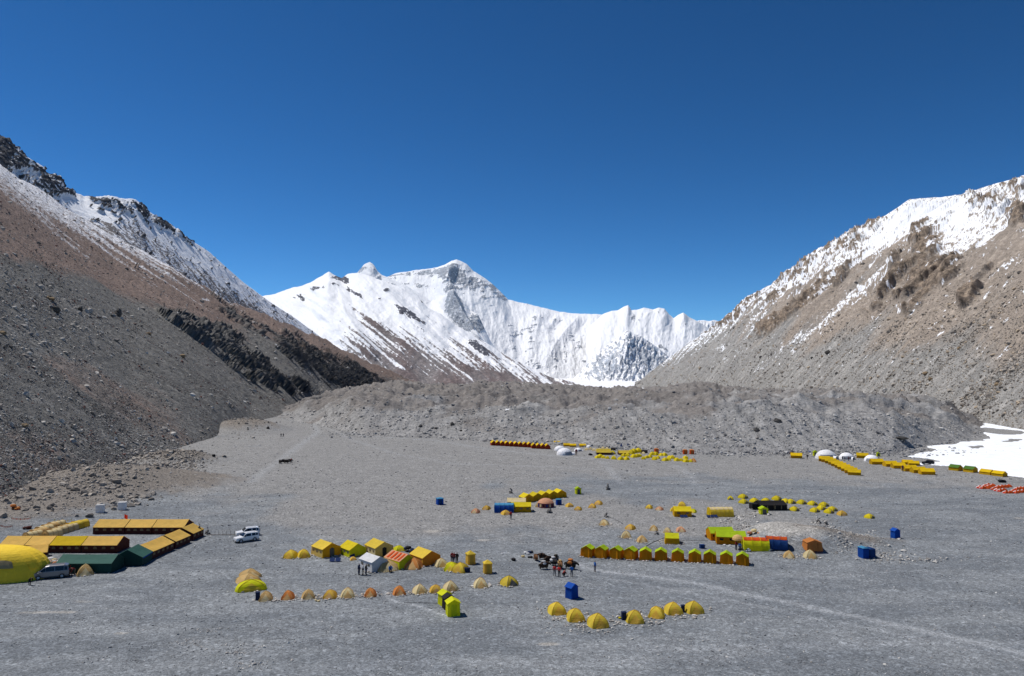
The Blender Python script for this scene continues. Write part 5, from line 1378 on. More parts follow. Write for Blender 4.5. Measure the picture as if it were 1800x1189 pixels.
put('u_blue', 886, 902, 'blue barrel tent beside the yellow box hall', rz=math.pi / 2, back=1.5)
house('h_ylong', 4.8, 3.0, 1.45, 2.2, SUNY, YWALL, endm=YWALL, windows=3, winm=BROWN)
put('h_ylong', 916, 901, 'yellow wall tent joined to the right of the blue barrel tent', rz=math.pi / 2, back=1.5)
house('h_cream_long', 4.6, 3.0, 1.4, 2.1, CREAM, PALEY)
put('h_cream_long', 908, 892, 'pale yellow roofed tent behind the yellow wall tent', rz=math.pi / 2, back=1.5)
house('h_five', 3.2, 2.8, 1.25, 2.05, SUNY, YWALL, endm=YWALL, door=YWALL, flare=.1)
for i, (x, y) in enumerate([(925, 883), (941, 881), (955, 879), (969, 877), (983, 875)]):
    put('h_five', x, y, f'bright yellow ridge tent, {ORD[i + 1]} from left in the touching row of five', group='bright yellow ridge tents in the touching row', rz=.45, back=1.5)
tunnel('u_yel', 5.4, 3.2, 2.0, YEL, YWALL, SUNY, hoops=5, roofm=CREAM)
put('u_yel', 1266, 909, 'long yellow barrel tent with white covered roof left of the mound', rz=math.pi / 2 + .32, back=1.5)
house('h_ymess', 4.0, 3.0, 1.4, 2.2, SUNY, YWALL, endm=YWALL, windows=2, winm=BROWN)
put('h_ymess', 1199, 909, 'small yellow mess tent with blue barrels in front', rz=math.pi / 2 + .15, back=1.5)

# --- round tent with a pink roof
t = thing('round_tent', at(960, 894) + Vector((0, 2.2, 0)))
n = 24; Vw, Vr = [], []
for i in range(n):
    a = 2 * math.pi * i / n; Vw += [(2.1 * math.cos(a), 2.1 * math.sin(a), -.05), (2.0 * math.cos(a), 2.0 * math.sin(a), 1.15)]
obj('wall', mesh('wall', Vw, [(2 * i, (2 * i + 2) % (2 * n), (2 * i + 3) % (2 * n), 2 * i + 1) for i in range(n)], fabric('maroon_patterned_cloth', (.22, .06, .08), trans=0)), t)
for k_, (r, z) in enumerate(((2.08, 1.12), (1.75, 1.55), (1.15, 1.95), (.5, 2.15))): Vr += [(r * math.cos(2 * math.pi * i / n), r * math.sin(2 * math.pi * i / n), z) for i in range(n)]
Vr.append((0, 0, 2.2))
obj('roof', mesh('roof', Vr, [(k_ * n + i, k_ * n + (i + 1) % n, (k_ + 1) * n + (i + 1) % n, (k_ + 1) * n + i) for k_ in range(3) for i in range(n)] + [(3 * n + i, 3 * n + (i + 1) % n, 4 * n) for i in range(n)], PEACH), t)
for i in range(7):
    a = math.radians(-160 + i * 23); obj('wall_panel', MB().slab(*[((2.13 - .09 * z / 1.15) * math.cos(b), (2.13 - .09 * z / 1.15) * math.sin(b), z) for b, z in ((a, .25), (a + .22, .25), (a + .22, .9), (a, .9))], .02).me('wall_panel', (BLUED, CREAM, MAROON)[i % 3]), t)
tag(t, 'round tent with pale pink roof and dark red patterned wall', 'tent')
put('d_cream', 946, 892, 'small pale yellow dome leaning on the left of the round tent', w=12, back=.5)
# --- black tent
t = thing('black_tent', at(1360, 898) + Vector((0, 2.4, 0)), .06)
R_ = house_me(6.6, 4.4, 1.35, 2.1, .15)
obj('roof', R_['roof'].me('roof', BLACK), t, rot=(0, 0, math.pi / 2))
for k_ in ('front_wall', 'back_wall', 'side_wall', 'side_wall2'): obj('wall', R_[k_].me('wall', BLACK), t, rot=(0, 0, math.pi / 2))
for x in (-1.6, .3, 1.9): obj('doorway', MB().box(x - .14, x + .14, -2.24, -2.215, .3, 1.15).me('doorway', BROWN), t)
for x in (-3.3, 0, 3.3): obj('pole', MB().tube((x, -2.35, 0), (x, -2.35, 1.6), .04).me('pole', BROWN), t)
obj('annex', MB().box(-5.0, -3.45, -1.2, 1.0, -.05, 1.45).me('annex', BLACK), t)
tag(t, 'long black woven tent among the arc of yellow domes', 'tent')

# --- the left compound: long mess tents with dark walls
ROOFP = fabric('amber_roof_cloth', (.88, .60, .15)); ROOFY = fabric('strong_yellow_roof_cloth', (.86, .62, .01))
def long_tent(x0, y0, x1, y1, W, hw, hr, roofm, wallm, label, group, nw, key=None, trim=None):
    """ridge runs from (x0,y0) to (x1,y1), world metres of the ridge ends"""
    L_ = math.hypot(x1 - x0, y1 - y0); k = key or f'lt{x0:.1f}{y0:.1f}'
    house(k, L_, W, hw, hr, roofm, wallm, windows=nw, winm=BROWN, arch=True, trim=trim, oh=.10, name='mess_tent')
    o = use(k, (0, 0, 0)); o.location = ((x0 + x1) / 2, (y0 + y1) / 2, float(floor_h((x0 + x1) / 2, (y0 + y1) / 2)) - .03)
    o.rotation_euler = (0, 0, math.atan2(y1 - y0, x1 - x0) - math.pi / 2)
    tag(o, label, 'tent', group); return o
g_ = 'long mess tents with amber roofs and dark walls'
def wx_(px, Y): return (px - 900) / FOC * Y
Yb = 156.5
for i, (a, b, lb) in enumerate([(175, 231, 'leftmost in the back row'), (231, 278, 'middle one in the back row'), (278, 334, 'rightmost in the back row')]):
    long_tent(wx_(a, Yb) + .12, Yb + 1.5, wx_(b, Yb) - .12, Yb + 1.5, 4.8, 1.5, 2.65, ROOFP, MAROON, 'amber roofed mess tent with dark walls, ' + lb, g_, 4)
Ym = 139.6
for i, (a, b, lb, rm) in enumerate([(22, 66, 'first from left in the middle row', ROOFP), (66, 108, 'second from left in the middle row', ROOFP), (108, 163, 'third in the middle row', ROOFY), (163, 225, 'right end of the middle row', ROOFP)]):
    long_tent(wx_(a, Ym + 2) + .1, Ym + 2.3, wx_(b, Ym + 2) - .1, Ym + 2.3, 4.6, 1.5, 2.65, rm, MAROON, ('amber' if rm is ROOFP else 'strong yellow') + ' roofed mess tent with dark walls, ' + lb, g_, 4)
long_tent(-90, 133.5, -84.5, 136.5, 4.0, 1.4, 2.4, ROOFP, MAROON, 'amber roofed tent wedged between middle row and big yellow barrel tent', g_, 2)
dg_ = [((-66.9, 134.6), (-66.4, 142.2), 'longest of the slanting right row', 5), ((-66.3, 142.7), (-65.9, 148.2), 'middle of the slanting right row', 4), ((-66.0, 149.6), (-65.8, 154.2), 'farthest of the slanting right row', 3)]
for a, b, lb, nw in dg_: long_tent(*a, *b, 4.6, 1.5, 2.6, ROOFP, MAROON, 'amber roofed mess tent with dark walls, ' + lb, g_, nw)
long_tent(-76.2, 127.3, -66.9, 127.3, 4.0, 1.75, 2.75, DGREENR, DGREEN, 'long dark green wall tent nearest the parked van', 'dark green wall tents', 0)
long_tent(-66.6, 129.8, -67.0, 134.2, 5.0, 1.6, 2.9, DGREENR, DGREEN, 'dark green wall tent with blue scalloped edge behind the long green one', 'dark green wall tents', 0, trim=BLUE)
# the big yellow barrel tent, half outside the picture
BIGY = fabric('big_tent_yellow_cloth', (.80, .54, .035), trans=.05)
t = thing('big_barrel_tent', (-85.3, 122.8, float(floor_h(-84, 122)) - .05), math.radians(4))
V, F = [], []; nu_, nv_ = 40, 14
for j in range(nv_ + 1):
    q = math.pi / 2 * j / nv_
    for i in range(nu_):
        a = 2 * math.pi * i / nu_; k = 1 - .025 * abs(math.sin(a * 9))
        V.append((9.4 * math.copysign(abs(math.cos(a)) ** .8, math.cos(a)) * math.cos(q) ** .55 * k, 4.6 * math.copysign(abs(math.sin(a)) ** .9, math.sin(a)) * math.cos(q) ** .55 * k, 5.1 * math.sin(q) ** 1.0))
F = [(j * nu_ + i, j * nu_ + (i + 1) % nu_, (j + 1) * nu_ + (i + 1) % nu_, (j + 1) * nu_ + i) for j in range(nv_) for i in range(nu_)]
obj('canopy', mesh('canopy', V, F, BIGY), t)
def on_big(a, q, off=1.03):
    a = math.radians(a); k = (1 - .025 * abs(math.sin(a * 9))) * off
    return (9.4 * math.copysign(abs(math.cos(a)) ** .8, math.cos(a)) * math.cos(q) ** .55 * k, 4.6 * math.copysign(abs(math.sin(a)) ** .9, math.sin(a)) * math.cos(q) ** .55 * k, 5.1 * math.sin(q) * off)
def patch(nm, a0, a1, q0, q1, m_, notch=.12):
    V = []; n_, r_ = 12, 6
    for j in range(r_ + 1):
        for i in range(n_ + 1):
            u = i / n_; sh_ = notch * math.sin(math.pi * u)
            V.append(on_big(a0 + (a1 - a0) * u, q0 + (q1 - q0 + sh_) * j / r_))
    return obj(nm, mesh(nm, V, [(j * (n_ + 1) + i, j * (n_ + 1) + i + 1, (j + 1) * (n_ + 1) + i + 1, (j + 1) * (n_ + 1) + i) for j in range(r_) for i in range(n_)], m_), t)
patch('mesh_panel', -112, -80, .20, .50, fabric('charcoal_mesh', (.035, .032, .028), trans=0), .16); patch('tan_panel', -79, -56, .48, .70, fabric('tan_panel_cloth', (.36, .27, .14), trans=0), .07); patch('door_awning', -36, -24, .40, .58, BIGY, .02)
tag(t, 'huge yellow barrel tent with dark mesh panel at the left edge', 'tent')
# tan tunnel tents in two slanting rows
tunnel('u_gold', 3.0, 2.3, 1.4, CREAM, TAN, TAN, hoops=3); tunnel('u_amber', 3.0, 2.4, 1.5, YEL, GOLD, GOLD, hoops=2)
tunnel('u_tan', 3.0, 2.3, 1.4, TAN, TAN, CREAM, hoops=3)
r1 = [(58, 948), (68, 943), (78, 938), (88, 934), (99, 930)]
for i, (x, y) in enumerate(r1):
    put('u_gold' if i % 2 == 0 else 'u_tan', x, y, f'cream and tan tunnel tent, {ORD[i + 1]} from left in the left slanting row', group='tunnel tents in two slanting rows', rz=-.95, back=1.2)
r2 = [(92, 945), (102, 941), (111, 938), (121, 935), (130, 932), (140, 929)]
for i, (x, y) in enumerate(r2):
    put('u_amber' if i >= 4 else 'u_gold', x, y, (f'{"golden" if i >= 4 else "tan"} tunnel tent, {ORD[i + 1]} from left in the right slanting row'), group='tunnel tents in two slanting rows', rz=-.95, back=1.2)

# --- far camps at the foot of the moraine
house('f_red_row', 5.0, 2.35, 1.3, 2.3, ROOFY, BRED, door=None, oh=.06)
for i in range(13):
    x = 867 + i * 7.9; y = 783.6 + i * .42 + (1.3 if i > 8 else 0)
    put('f_red_row', x, y, f'yellow roofed tent with brick red wall, {ORD[i + 1]} from left in the far joined row', group='yellow roofed tents in the far joined row', rz=.12, back=2.4)
house('f_yrow', 4.3, 3.0, 1.15, 2.05, ROOFY, YWALL, endm=YWALL)
for i in range(10):
    k = i / 9.0; x = 1449 + (1502 - 1449) * k ** 1.05; y = 811.5 + (836 - 811.5) * k ** 1.25
    put('f_yrow', x, y, f'bright yellow ridge tent, {ORD[i + 1]} from the white dome in the far slanting row of ten', group='bright yellow tents in the far slanting row', rz=math.pi / 2 - .02 + random.uniform(-.06, .06), back=1.5, s=(random.uniform(.62, .70), random.uniform(.86, 1.0), random.uniform(.90, 1.02)))
far_t = [(1400, 806, .0, 'lone yellow tent left of the largest white geodesic dome'), (1516, 806, .0, 'yellow tent between the middle and right white geodesic domes'), (1541, 817, .35, 'yellow tent right in front of the rightmost white geodesic dome'),
         (1565, 821, .45, 'yellow tent, left of the pair before the snow tongue'), (1579, 824, .4, 'yellow tent, right of the pair before the snow tongue'), (1595, 817, .2, 'small yellow tent at the tip of the snow tongue, left one'), (1606, 819, .2, 'small yellow tent at the tip of the snow tongue, right one'),
         (1599, 829, .5, 'yellow tent, left one of the group of three'), (1614, 832, .45, 'yellow tent, middle one of the group of three'), (1629, 835, .35, 'yellow tent, right one of the group of three')]
for x, y, r, lb in far_t: put('f_yrow', x, y, lb, rz=math.pi / 2 + r, back=1.5, s=.82 if 'small' in lb else 1.0)
house('f_grow', 3.4, 2.7, 1.2, 2.05, GREEN, YWALL, endm=YWALL)
for x, y, k_, lb in [(1680, 828, 'f_grow', 'green roofed tent on the left beside the snow field'), (1706, 831, 'f_grow', 'green roofed tent on the right beside the snow field'), (1735, 835, 'f_yrow', 'yellow tent left of the pair beside the snow field'), (1757, 838, 'f_yrow', 'yellow tent right of the pair beside the snow field')]:
    put(k_, x, y, lb, rz=-math.pi / 2 - .55 + math.pi, back=1.5, s=1.0 if k_ == 'f_grow' else .85)
put('t_small', 1433, 802, 'small yellow toilet tent left of the largest white geodesic dome', rz=.2, back=.6, s=1.1); put('t_small', 1544, 803, 'tiny yellow toilet tent behind the rightmost white geodesic dome', rz=.2, back=.6, s=.9)
WGEO = fabric('white_dome_skin', (.84, .84, .86), .5, trans=.05)
geodome('geo', WGEO, fabric('pale_frame', (.60, .60, .63), trans=0), fabric('grey_film', (.25, .27, .30), trans=0))
for x, y, w_, r, lb in [(1452, 808, 36, -.7, 'largest white geodesic dome tent behind the slanting yellow row'), (1488, 808, 25, -.7, 'middle white geodesic dome tent of the right camp'), (1532, 812, 25, -.9, 'rightmost white geodesic dome tent'), (984, 793, 20, 0, 'white dome tent behind, left of the pair in the far camp'), (992, 801, 28, 0, 'white dome tent in front, larger of the pair in the far camp'),
                        (1016, 794, 14, 0, 'small white dome tent right of the pair in the far camp'), (1035, 787, 9, 0, 'smallest white dome tent in the far camp')]:
    p = at(x, y); s_ = wm(w_, p) / 2
    put('geo', x, y, lb, rz=r, s=(s_, s_, s_ * (.95 if w_ > 20 else .9)), back=.9)
# far yellow domes
fy_l = [(1050, 806), (1055, 805), (1061, 806), (1068, 807), (1079, 808), (1091, 809), (1101, 809), (1096, 803), (1103, 803), (1114, 797), (1122, 796), (1109, 799), (1114, 805), (1120, 804), (1124, 803), (1131, 808), (1137, 806), (1142, 805), (1147, 801), (1152, 801), (1150, 809), (1156, 807), (1162, 802), (1168, 802),
        (1169, 811), (1175, 810), (1177, 806), (1182, 807), (1190, 811), (1197, 811), (1205, 807), (1206, 813), (1214, 813)]
fy_l.sort()
for i, (x, y) in enumerate(fy_l):
    put('f_yellow', x, y, f'tiny bright yellow dome, {ORDL(i + 1)} from left in the crowded far camp', group='tiny bright yellow domes of the crowded far camp', rz=random.uniform(-1, 1), w=random.uniform(8, 10.5) if y > 800 else 13, back=.5)
put('d_orange', 1219, 813, 'orange brown dome tent at the right end of the far yellow domes', w=11, back=.5)
for i, (x, y) in enumerate([(1031, 792), (1038, 791), (1044, 793), (1050, 794), (1054, 792), (1060, 790), (1067, 791), (1131, 799)]):
    put('f_tan', x, y, f'tiny cream dome tent, {ORD[i + 1]} from left behind the far yellow camp', group='tiny cream domes behind the far yellow camp', w=8, back=.5)
house('f_hall', 6.0, 3.4, 1.1, 2.4, YEL, MAROON)
put('f_hall', 1061, 800, 'yellow roofed hall tent with dark wall in the far camp, left one', rz=math.pi / 2, back=1.7); put('f_hall', 1096, 800, 'yellow roofed hall tent with dark wall in the far camp, right one', rz=math.pi / 2 + .25, back=1.7, s=.75)
for x, y, lb in [(996, 785, 'yellow tent peeping over the left white dome'), (1007, 786, 'yellow tent between the white domes in the far camp'), (1024, 786, 'yellow tent left of the smallest white dome'), (979, 781, 'small amber tent behind the end of the joined row')]: put('f_yrow', x, y, lb, rz=math.pi / 2, back=1.5, s=.7)
put('d_bright', 1077, 799, 'yellow dome between the two yellow roofed hall tents', w=11, back=.5)
toilet('t_cone', BLUED, BLUED, 'pyramid', BLUED, .5, 1.0, 2.6, 'cone_tent')
put('t_cone', 1092, 789, 'dark blue cone tent by the moraine, left one', back=.5); put('t_cone', 1104, 789, 'dark blue cone tent by the moraine, right one', back=.5)
house('f_black', 2.6, 2.0, .9, 1.4, BLACK, BLACK)
put('f_black', 1078, 792, 'small black tent in the far camp behind the yellow halls', rz=math.pi / 2, back=1, s=.8); put('f_black', 1133, 797, 'small black tent right of the far yellow halls', rz=math.pi / 2 + .1, back=1, s=.95); put('f_black', 1038, 801, 'small dark tent between the white dome and the yellow domes', rz=.4, back=1, s=.6)
# red and white domes at the right edge
rd = [[(1722, 859), (1728, 860), (1734, 860), (1739, 858), (1745, 856), (1731, 857), (1737, 855)], [(1748, 862), (1753, 864), (1758, 865), (1764, 864), (1755, 859), (1761, 858), (1767, 858), (1773, 857), (1768, 868), (1775, 868)], [(1781, 866), (1786, 868), (1792, 867), (1798, 866), (1788, 862), (1794, 861), (1800, 861)]]
for c_, L_ in zip(('left', 'middle', 'right'), rd):
    for i, (x, y) in enumerate(L_):
        o = put('f_red', x, y, f'red and white dome tent, {ORD[i + 1]} of the {c_} cluster at the right edge', group=f'red and white domes of the {c_} cluster', rz=-.9 + random.uniform(-.3, .3), w=9.5, back=.5)

# --- vehicles
VAN = [(-2.42, .34, .78, .84, .74, .70), (-2.34, .24, .92, 1.00, .88, .78), (-1.85, .20, 1.02, 1.14, .92, .82), (-1.50, .20, 1.06, 1.26, .93, .80), (-.70, .20, 1.08, 1.86, .93, .74), (-.2, .20, 1.08, 1.95, .93, .75), (1.75, .20, 1.08, 1.93, .93, .75), (2.22, .22, 1.08, 1.82, .92, .74), (2.42, .30, 1.08, 1.20, .90, .80)]
car('van', VAN, PAINT_S, (-1.55, 1.50), .33, .93, [(3.35, 4.1, .12, .82), (4.2, 5.35, .10, .85), (5.4, 5.98, .10, .85), (6.05, 6.9, .12, .82)], (3, 4), (8, 7), name='van')
put('van', 90, 1018, 'silver van parked between the big yellow tent and the dark green tent', 'van', rz=math.radians(-8), back=.95, s=1.08)
SUV = [(-2.38, .45, .86, .92, .80, .76), (-2.30, .36, 1.02, 1.08, .90, .82), (-1.5, .34, 1.08, 1.16, .94, .84), (-1.02, .34, 1.10, 1.22, .94, .82), (-.40, .34, 1.12, 1.80, .94, .74), (0, .34, 1.12, 1.87, .94, .75), (1.6, .34, 1.12, 1.85, .94, .75), (2.15, .36, 1.12, 1.78, .93, .74), (2.35, .42, 1.10, 1.22, .90, .80)]
car('suv', SUV, PAINT_W, (-1.48, 1.38), .39, .94, [(3.4, 4.1, .12, .80), (4.2, 5.4, .12, .84), (5.5, 5.98, .12, .84), (6.1, 6.85, .14, .80)], (3, 4), (8, 7), roofrack=True, name='suv')
put('suv', 433, 954, 'white off-road car parked nearest, in front of its twin', 'car', group='white off-road cars', rz=math.radians(22), back=1.2, s=.96)
put('suv', 435, 946, 'white off-road car half hidden behind the nearer one', 'car', group='white off-road cars', rz=math.radians(12), back=2.2, s=.96)
put('suv', 1631, 817, 'dark vehicle standing before the snow field', 'car', rz=math.radians(5), back=1, s=.85)
for ch in [c for c in COL.objects if c.parent and c.parent.get('label', '').startswith('dark vehicle') and c.name.startswith(('body', 'mirror'))]:
    ch.material_slots[0].link = 'OBJECT'; ch.material_slots[0].material = PLAST

# --- yaks and people
yk = {}
for i, (x, y, r, c, s_, lb) in enumerate([(942, 986, .3, 2, 1.0, 'brown yak standing leftmost at the back of the herd'), (953, 984, -1.9, 0, 1.0, 'dark brown yak behind the leftmost brown one'), (957, 1001, 1.9, 0, 1.12, 'dark yak in profile at the near left of the herd'),
                             (964, 990, -.9, 0, 1.05, 'dark brown yak in the middle of the herd, behind the white load'), (973, 995, .5, 1, 1.15, 'black yak in the thick of the herd'), (977, 989, -.5, 0, 1.05, 'brown yak at the back of the thick of the herd'), (985, 1000, .2, 2, 1.12, 'ginger brown yak right of the thick of the herd'), (1004, 1001, 1.2, 1, 1.3, 'large black yak standing apart on the right')]):
    yk[i] = yak(x, y, r + math.pi * 0, c, lb, s_)
load(yk[2], WHITE, 'white and pink sacks on the back of the near left yak', .8, 3); load(yk[4], WHITE, 'white bundle on the black yak in the thick of the herd', 1.0, 5); load(yk[5], GREYC, 'dark bags on the yak at the back of the herd', .9, 7); load(yk[6], TAN, 'tan sacks on the ginger brown yak', .8, 9); load(yk[7], RUST, 'rust red load on the large black yak', 1.05, 11)
for i, (x, y) in enumerate([(492, 815.5), (498, 814.5), (504, 815), (509, 814)]):
    yak(x, y, [.5, 1.5, 1.2, 1.8][i], 1, 'black yak, ' + ORD[i + 1] + ' from left in the small far caravan on the gravel', 1.25, 'yaks of the far caravan')
person(512, 814, 'walk', RED, NAVY, 'person in red walking at the right end of the far yak caravan', 1.5, 1.1)
DRED = fabric('dark_red_jacket', (.20, .02, .02), trans=0); JRED = fabric('red_jacket', (.55, .03, .03), trans=0); JBLUE = fabric('blue_jacket', (.03, .14, .42), trans=0); GREYT = fabric('grey_trousers', (.12, .12, .13), trans=0); JNAVY = fabric('navy_jacket', (.02, .035, .09), trans=0); JBLACK = fabric('black_jacket', (.012, .012, .014), trans=0)
person(975, 1013, 'stand', JRED, GREYT, 'person in red jacket and grey trousers standing before the yaks, left one', 2.9, 1.06)
person(983, 1015, 'pockets', JRED, JBLACK, 'person in red jacket and black trousers beside the other in red', 2.7, 1.08)
person(991, 1013, 'crouch', DRED, JBLACK, 'person in dark clothes crouching right of the two in red', 1.8, 1.05)
person(1005, 1014, 'reach', JBLUE, GREYT, 'person in blue jacket reaching towards the large black yak', 3.0, 1.06)
person(1046, 1005, 'stand', JBLUE, JNAVY, 'person in blue standing alone left of the orange row', -1.2, 1.05)
person(631, 1011, 'stand', JNAVY, JNAVY, 'person in dark blue standing left of the white tent', 1.2, 1.12, hat=JNAVY)
person(638, 1011, 'reach', WHITE, JBLACK, 'person in white top and black trousers before the white tent', -1.3, 1.08)
person(643.5, 1011, 'pockets', GREYC, JNAVY, 'person in dark top facing the one in white', 1.3, 1.08)
person(686, 1006, 'crouch', JBLUE, NAVY, 'person in blue sitting before the large patched dome', .3, 1.2)
person(794.5, 989, 'stand', DRED, NAVY, 'person in dark red standing leftmost of three near the golden toilet tents', .5, 1.1)
person(798.5, 990, 'pockets', DRED, NAVY, 'person in dark clothes in the middle of three near the golden toilet tents', .2, 1.1)
person(803.5, 990, 'stand', JBLACK, JBLACK, 'person in black standing rightmost of three near the golden toilet tents', -.6, 1.1)
person(898, 913, 'stand', JRED, NAVY, 'person in red standing right of the golden dome by the blue barrel tent', .4, 1.1)
person(52, 1029, 'bend', JBLACK, JBLACK, 'person in black bending over the gravel in front of the big yellow tent', 1.2, .95)
person(131, 1012, 'bend', DRED, GREYC, 'person in dark red bending beside the dark green tent', -.8, 1.05)
person(171, 1006, 'stand', fabric('grey_blue_jacket', (.16, .20, .26), trans=0), GREYT, 'person in grey blue standing against the dark green tent', .2, 1.02)
person(1294, 967, 'reach', DRED, NAVY, 'person in dark red under the left of the cream canopy', .6, 1.0); person(1301, 970, 'stand', JBLUE, NAVY, 'person in blue under the right of the cream canopy', -.4, 1.0)
person(494, 769, 'walk', JBLACK, NAVY, 'person in dark clothes walking on the far path, left of two', 2.9, 1.3); person(498, 769, 'walk', NAVY, JBLACK, 'person in dark clothes walking on the far path, right of two', 2.9, 1.3)
person(1587, 829, 'stand', fabric('purple_jacket', (.12, .04, .12), trans=0), NAVY, 'person in purple standing between the far yellow tents', .3, 1.3)
person(1419, 807, 'stand', JBLACK, NAVY, 'person standing right of the lone far yellow tent', .3, 1.1)
person(1013, 801, 'stand', DRED, MAROON, 'person in dark red right of the larger far white dome', .2, 1.7)
for i, (x, y) in enumerate([(1481, 810), (1485, 811), (1492, 811), (1500, 812)]): person(x, y, 'stand' if i % 2 else 'walk', (JBLACK, JNAVY, DRED, JBLACK)[i], NAVY, 'person standing before the middle white geodesic dome, ' + ORD[i + 1] + ' from left', random.uniform(0, 6), 1.05, group='people before the middle geodesic dome')

# cream canopy held over the two people
t = thing('sun_canopy', at(1298, 966) + Vector((0, .3, 0)))
V = []; n = 14
for k_, (r, z) in enumerate(((1.05, 1.75), (1.0, 2.1), (.75, 2.45), (.35, 2.65))): V += [(r * math.cos(2 * math.pi * i / n), r * math.sin(2 * math.pi * i / n), z) for i in range(n)]
V.append((0, 0, 2.72))
obj('canopy', mesh('canopy', V, [(k_ * n + i, k_ * n + (i + 1) % n, (k_ + 1) * n + (i + 1) % n, (k_ + 1) * n + i) for k_ in range(3) for i in range(n)] + [(3 * n + i, 3 * n + (i + 1) % n, 4 * n) for i in range(n)], TAN), t)
obj('pole', MB().tube((0, 0, 0), (0, 0, 2.7), .03).me('pole', GREYC), t)
tag(t, 'rounded cream canopy standing over two people by the mound', 'canopy')

# --- smaller things
def crate(px, py, sx, sy, sz, m_, label, cat, rz=.2, lid=None, name='crate'):
    t = thing(name, at(px, py) + Vector((0, sy / 2, 0)), rz)
    a, b = sx / 2, sy / 2
    o = obj('box', MB().box(-a, a, -b, b, 0, sz).me('box', m_), t)
    bv = o.modifiers.new('bevel', 'BEVEL'); bv.width = .04; bv.segments = 1
    obj('lid', MB().box(-a - .03, a + .03, -b - .03, b + .03, sz, sz + .08).me('lid', lid or m_), t)
    tag(t, label, cat); return t
crate(173, 902, 1.7, 1.5, 1.75, WHITE, 'white cabin box on the left bank, left of the pair', 'cabin', name='white_cabin', rz=.25); crate(212, 897, 1.7, 1.5, 1.75, WHITE, 'white cabin box on the left bank, right of the pair', 'cabin', name='white_cabin', rz=.25)
crate(452, 1056, .6, .5, 1.1, NAVY, 'dark blue case beside the first tan dome of the front left row', 'case'); crate(1097, 1091, .6, .5, 1.0, NAVY, 'dark upright case left of the fourth yellow dome', 'case'); crate(1201, 1077, .45, .4, .9, NAVY, 'dark case between the sixth and seventh yellow domes', 'case')
crate(1235, 965, .9, .7, .65, BLUED, 'dark blue box on the gravel above the orange row', 'box'); crate(821, 1007, .95, .6, .65, NAVY, 'navy barrels beside the front yellow dome of three', 'box')
crate(165, 962, 1.2, .8, .9, BLUED, 'blue bin beside the middle mess row', 'bin'); crate(131, 965, .9, .7, .5, GREEN, 'green crate behind the long dark green tent', 'crate')
PANEL = NT('solar_panel_glass').done((.02, .035, .10, 1), .2)
def solar(px, py, n_, label, rz=0, s=1.0):
    t = thing('solar_panels', at(px, py) + Vector((0, .5, 0)), rz, s)
    for i in range(n_):
        x = (i - (n_ - 1) / 2) * 1.0
        p_ = obj('panel', MB().slab((x - .46, -.35, .12), (x + .46, -.35, .12), (x + .46, .35, .62), (x - .46, .35, .62), .04).me('panel', PANEL), t)
        obj('prop', MB().tube((x, .33, 0), (x, .33, .58), .02, n=4).me('prop', GREYC), p_)
    tag(t, label, 'solar panels')
solar(588, 989, 2, 'dark blue solar panels on the gravel before the leftmost golden wall tent', .1); solar(1253, 911, 3, 'blue solar panels before the long yellow barrel tent', .2, .9); solar(1203, 911, 2, 'dark blue solar panels before the small yellow mess tent', .1, .9); solar(618, 982, 1, 'single dark solar panel before the lime yellow tent', .3)
solar(647, 977, 1, 'single dark solar panel between the lime yellow and the second golden tent', .0)
def bundle(px, py, m_, label, n_, sp=.45, sz=.30, cat='bags', name='bag_pile', seed=1):
    t = thing(name, at(px, py)); rg = random.Random(seed)
    for i in range(n_):
        s_ = sz * rg.uniform(.7, 1.25)
        ms = m_ if not isinstance(m_, (list, tuple)) else m_[i % len(m_)]
        obj('bag', blob_me('bag', ms, seed * 7 + i, s_, s_ * 1.3, s_ * .7), t, (rg.uniform(-sp, sp), rg.uniform(0, sp), rg.choice((0, 0, s_ * .9)) if i > 2 else 0), (0, 0, rg.uniform(0, 3)))
    tag(t, label, cat)
bundle(92, 993, [WHITE, PEACH, WHITE, CREAM, GREYC], 'heap of white and pink sacks behind the silver van', 12, 1.5, .38, seed=2)
bundle(78, 985, [WHITE, GREYC], 'white sack roll at the right end of the big yellow tent', 4, .6, .55, seed=3)
bundle(880 + 5, 975, [WHITE], 'small white sack pile on the gravel left of the yaks', 2, .3, .2, seed=4)
bundle(921, 975, [WHITE], 'white roll lying on the gravel left of the herd', 3, .9, .22, seed=5); bundle(929, 973, [NAVY], 'dark bags left of the herd beside the white roll', 3, .4, .28, seed=6); bundle(934.5, 972, [WHITE, GREYC], 'upright white bags left of the herd', 3, .25, .32, seed=7)
bundle(929, 981, [JBLACK], 'black bag lying below the white bags left of the herd', 1, .1, .26, seed=8); bundle(934, 981, [JBLACK], 'black bag nearest the leftmost yak', 1, .1, .26, seed=9); bundle(919, 980, [CREAM], 'cream bag lying left of the two black bags', 1, .1, .26, seed=19)
bundle(903, 986, [JBLACK], 'lone dark bag on the gravel between toilet tents and yaks', 1, .1, .35, seed=10)
bundle(1312, 970, [WHITE, LBLUE, WHITE], 'white and blue bags before the lime barrel tent', 8, .8, .3, seed=11); bundle(1353, 969, [WHITE, GREYC, WHITE], 'white sacks heaped between the two barrel tents by the mound', 8, .6, .32, seed=12); bundle(1343, 969, [NAVY], 'navy bags before the lime barrel tent', 4, .4, .28, seed=13)
bundle(1330, 941, [WHITE, CREAM, PEACH], 'long heap of white sheets behind the barrel tents by the mound', 9, 1.6, .36, seed=14); bundle(1279, 961, [WHITE], 'white sheet lying before the nearer lime roofed tent', 3, .5, .2, seed=15)
bundle(1220, 1084, [WHITE], 'white plastic sheet before the seventh yellow dome', 3, .45, .18, seed=16); bundle(556, 1059, [CREAM], 'cream sheet lying between the third and fourth domes of the front row', 4, .5, .14, seed=17)
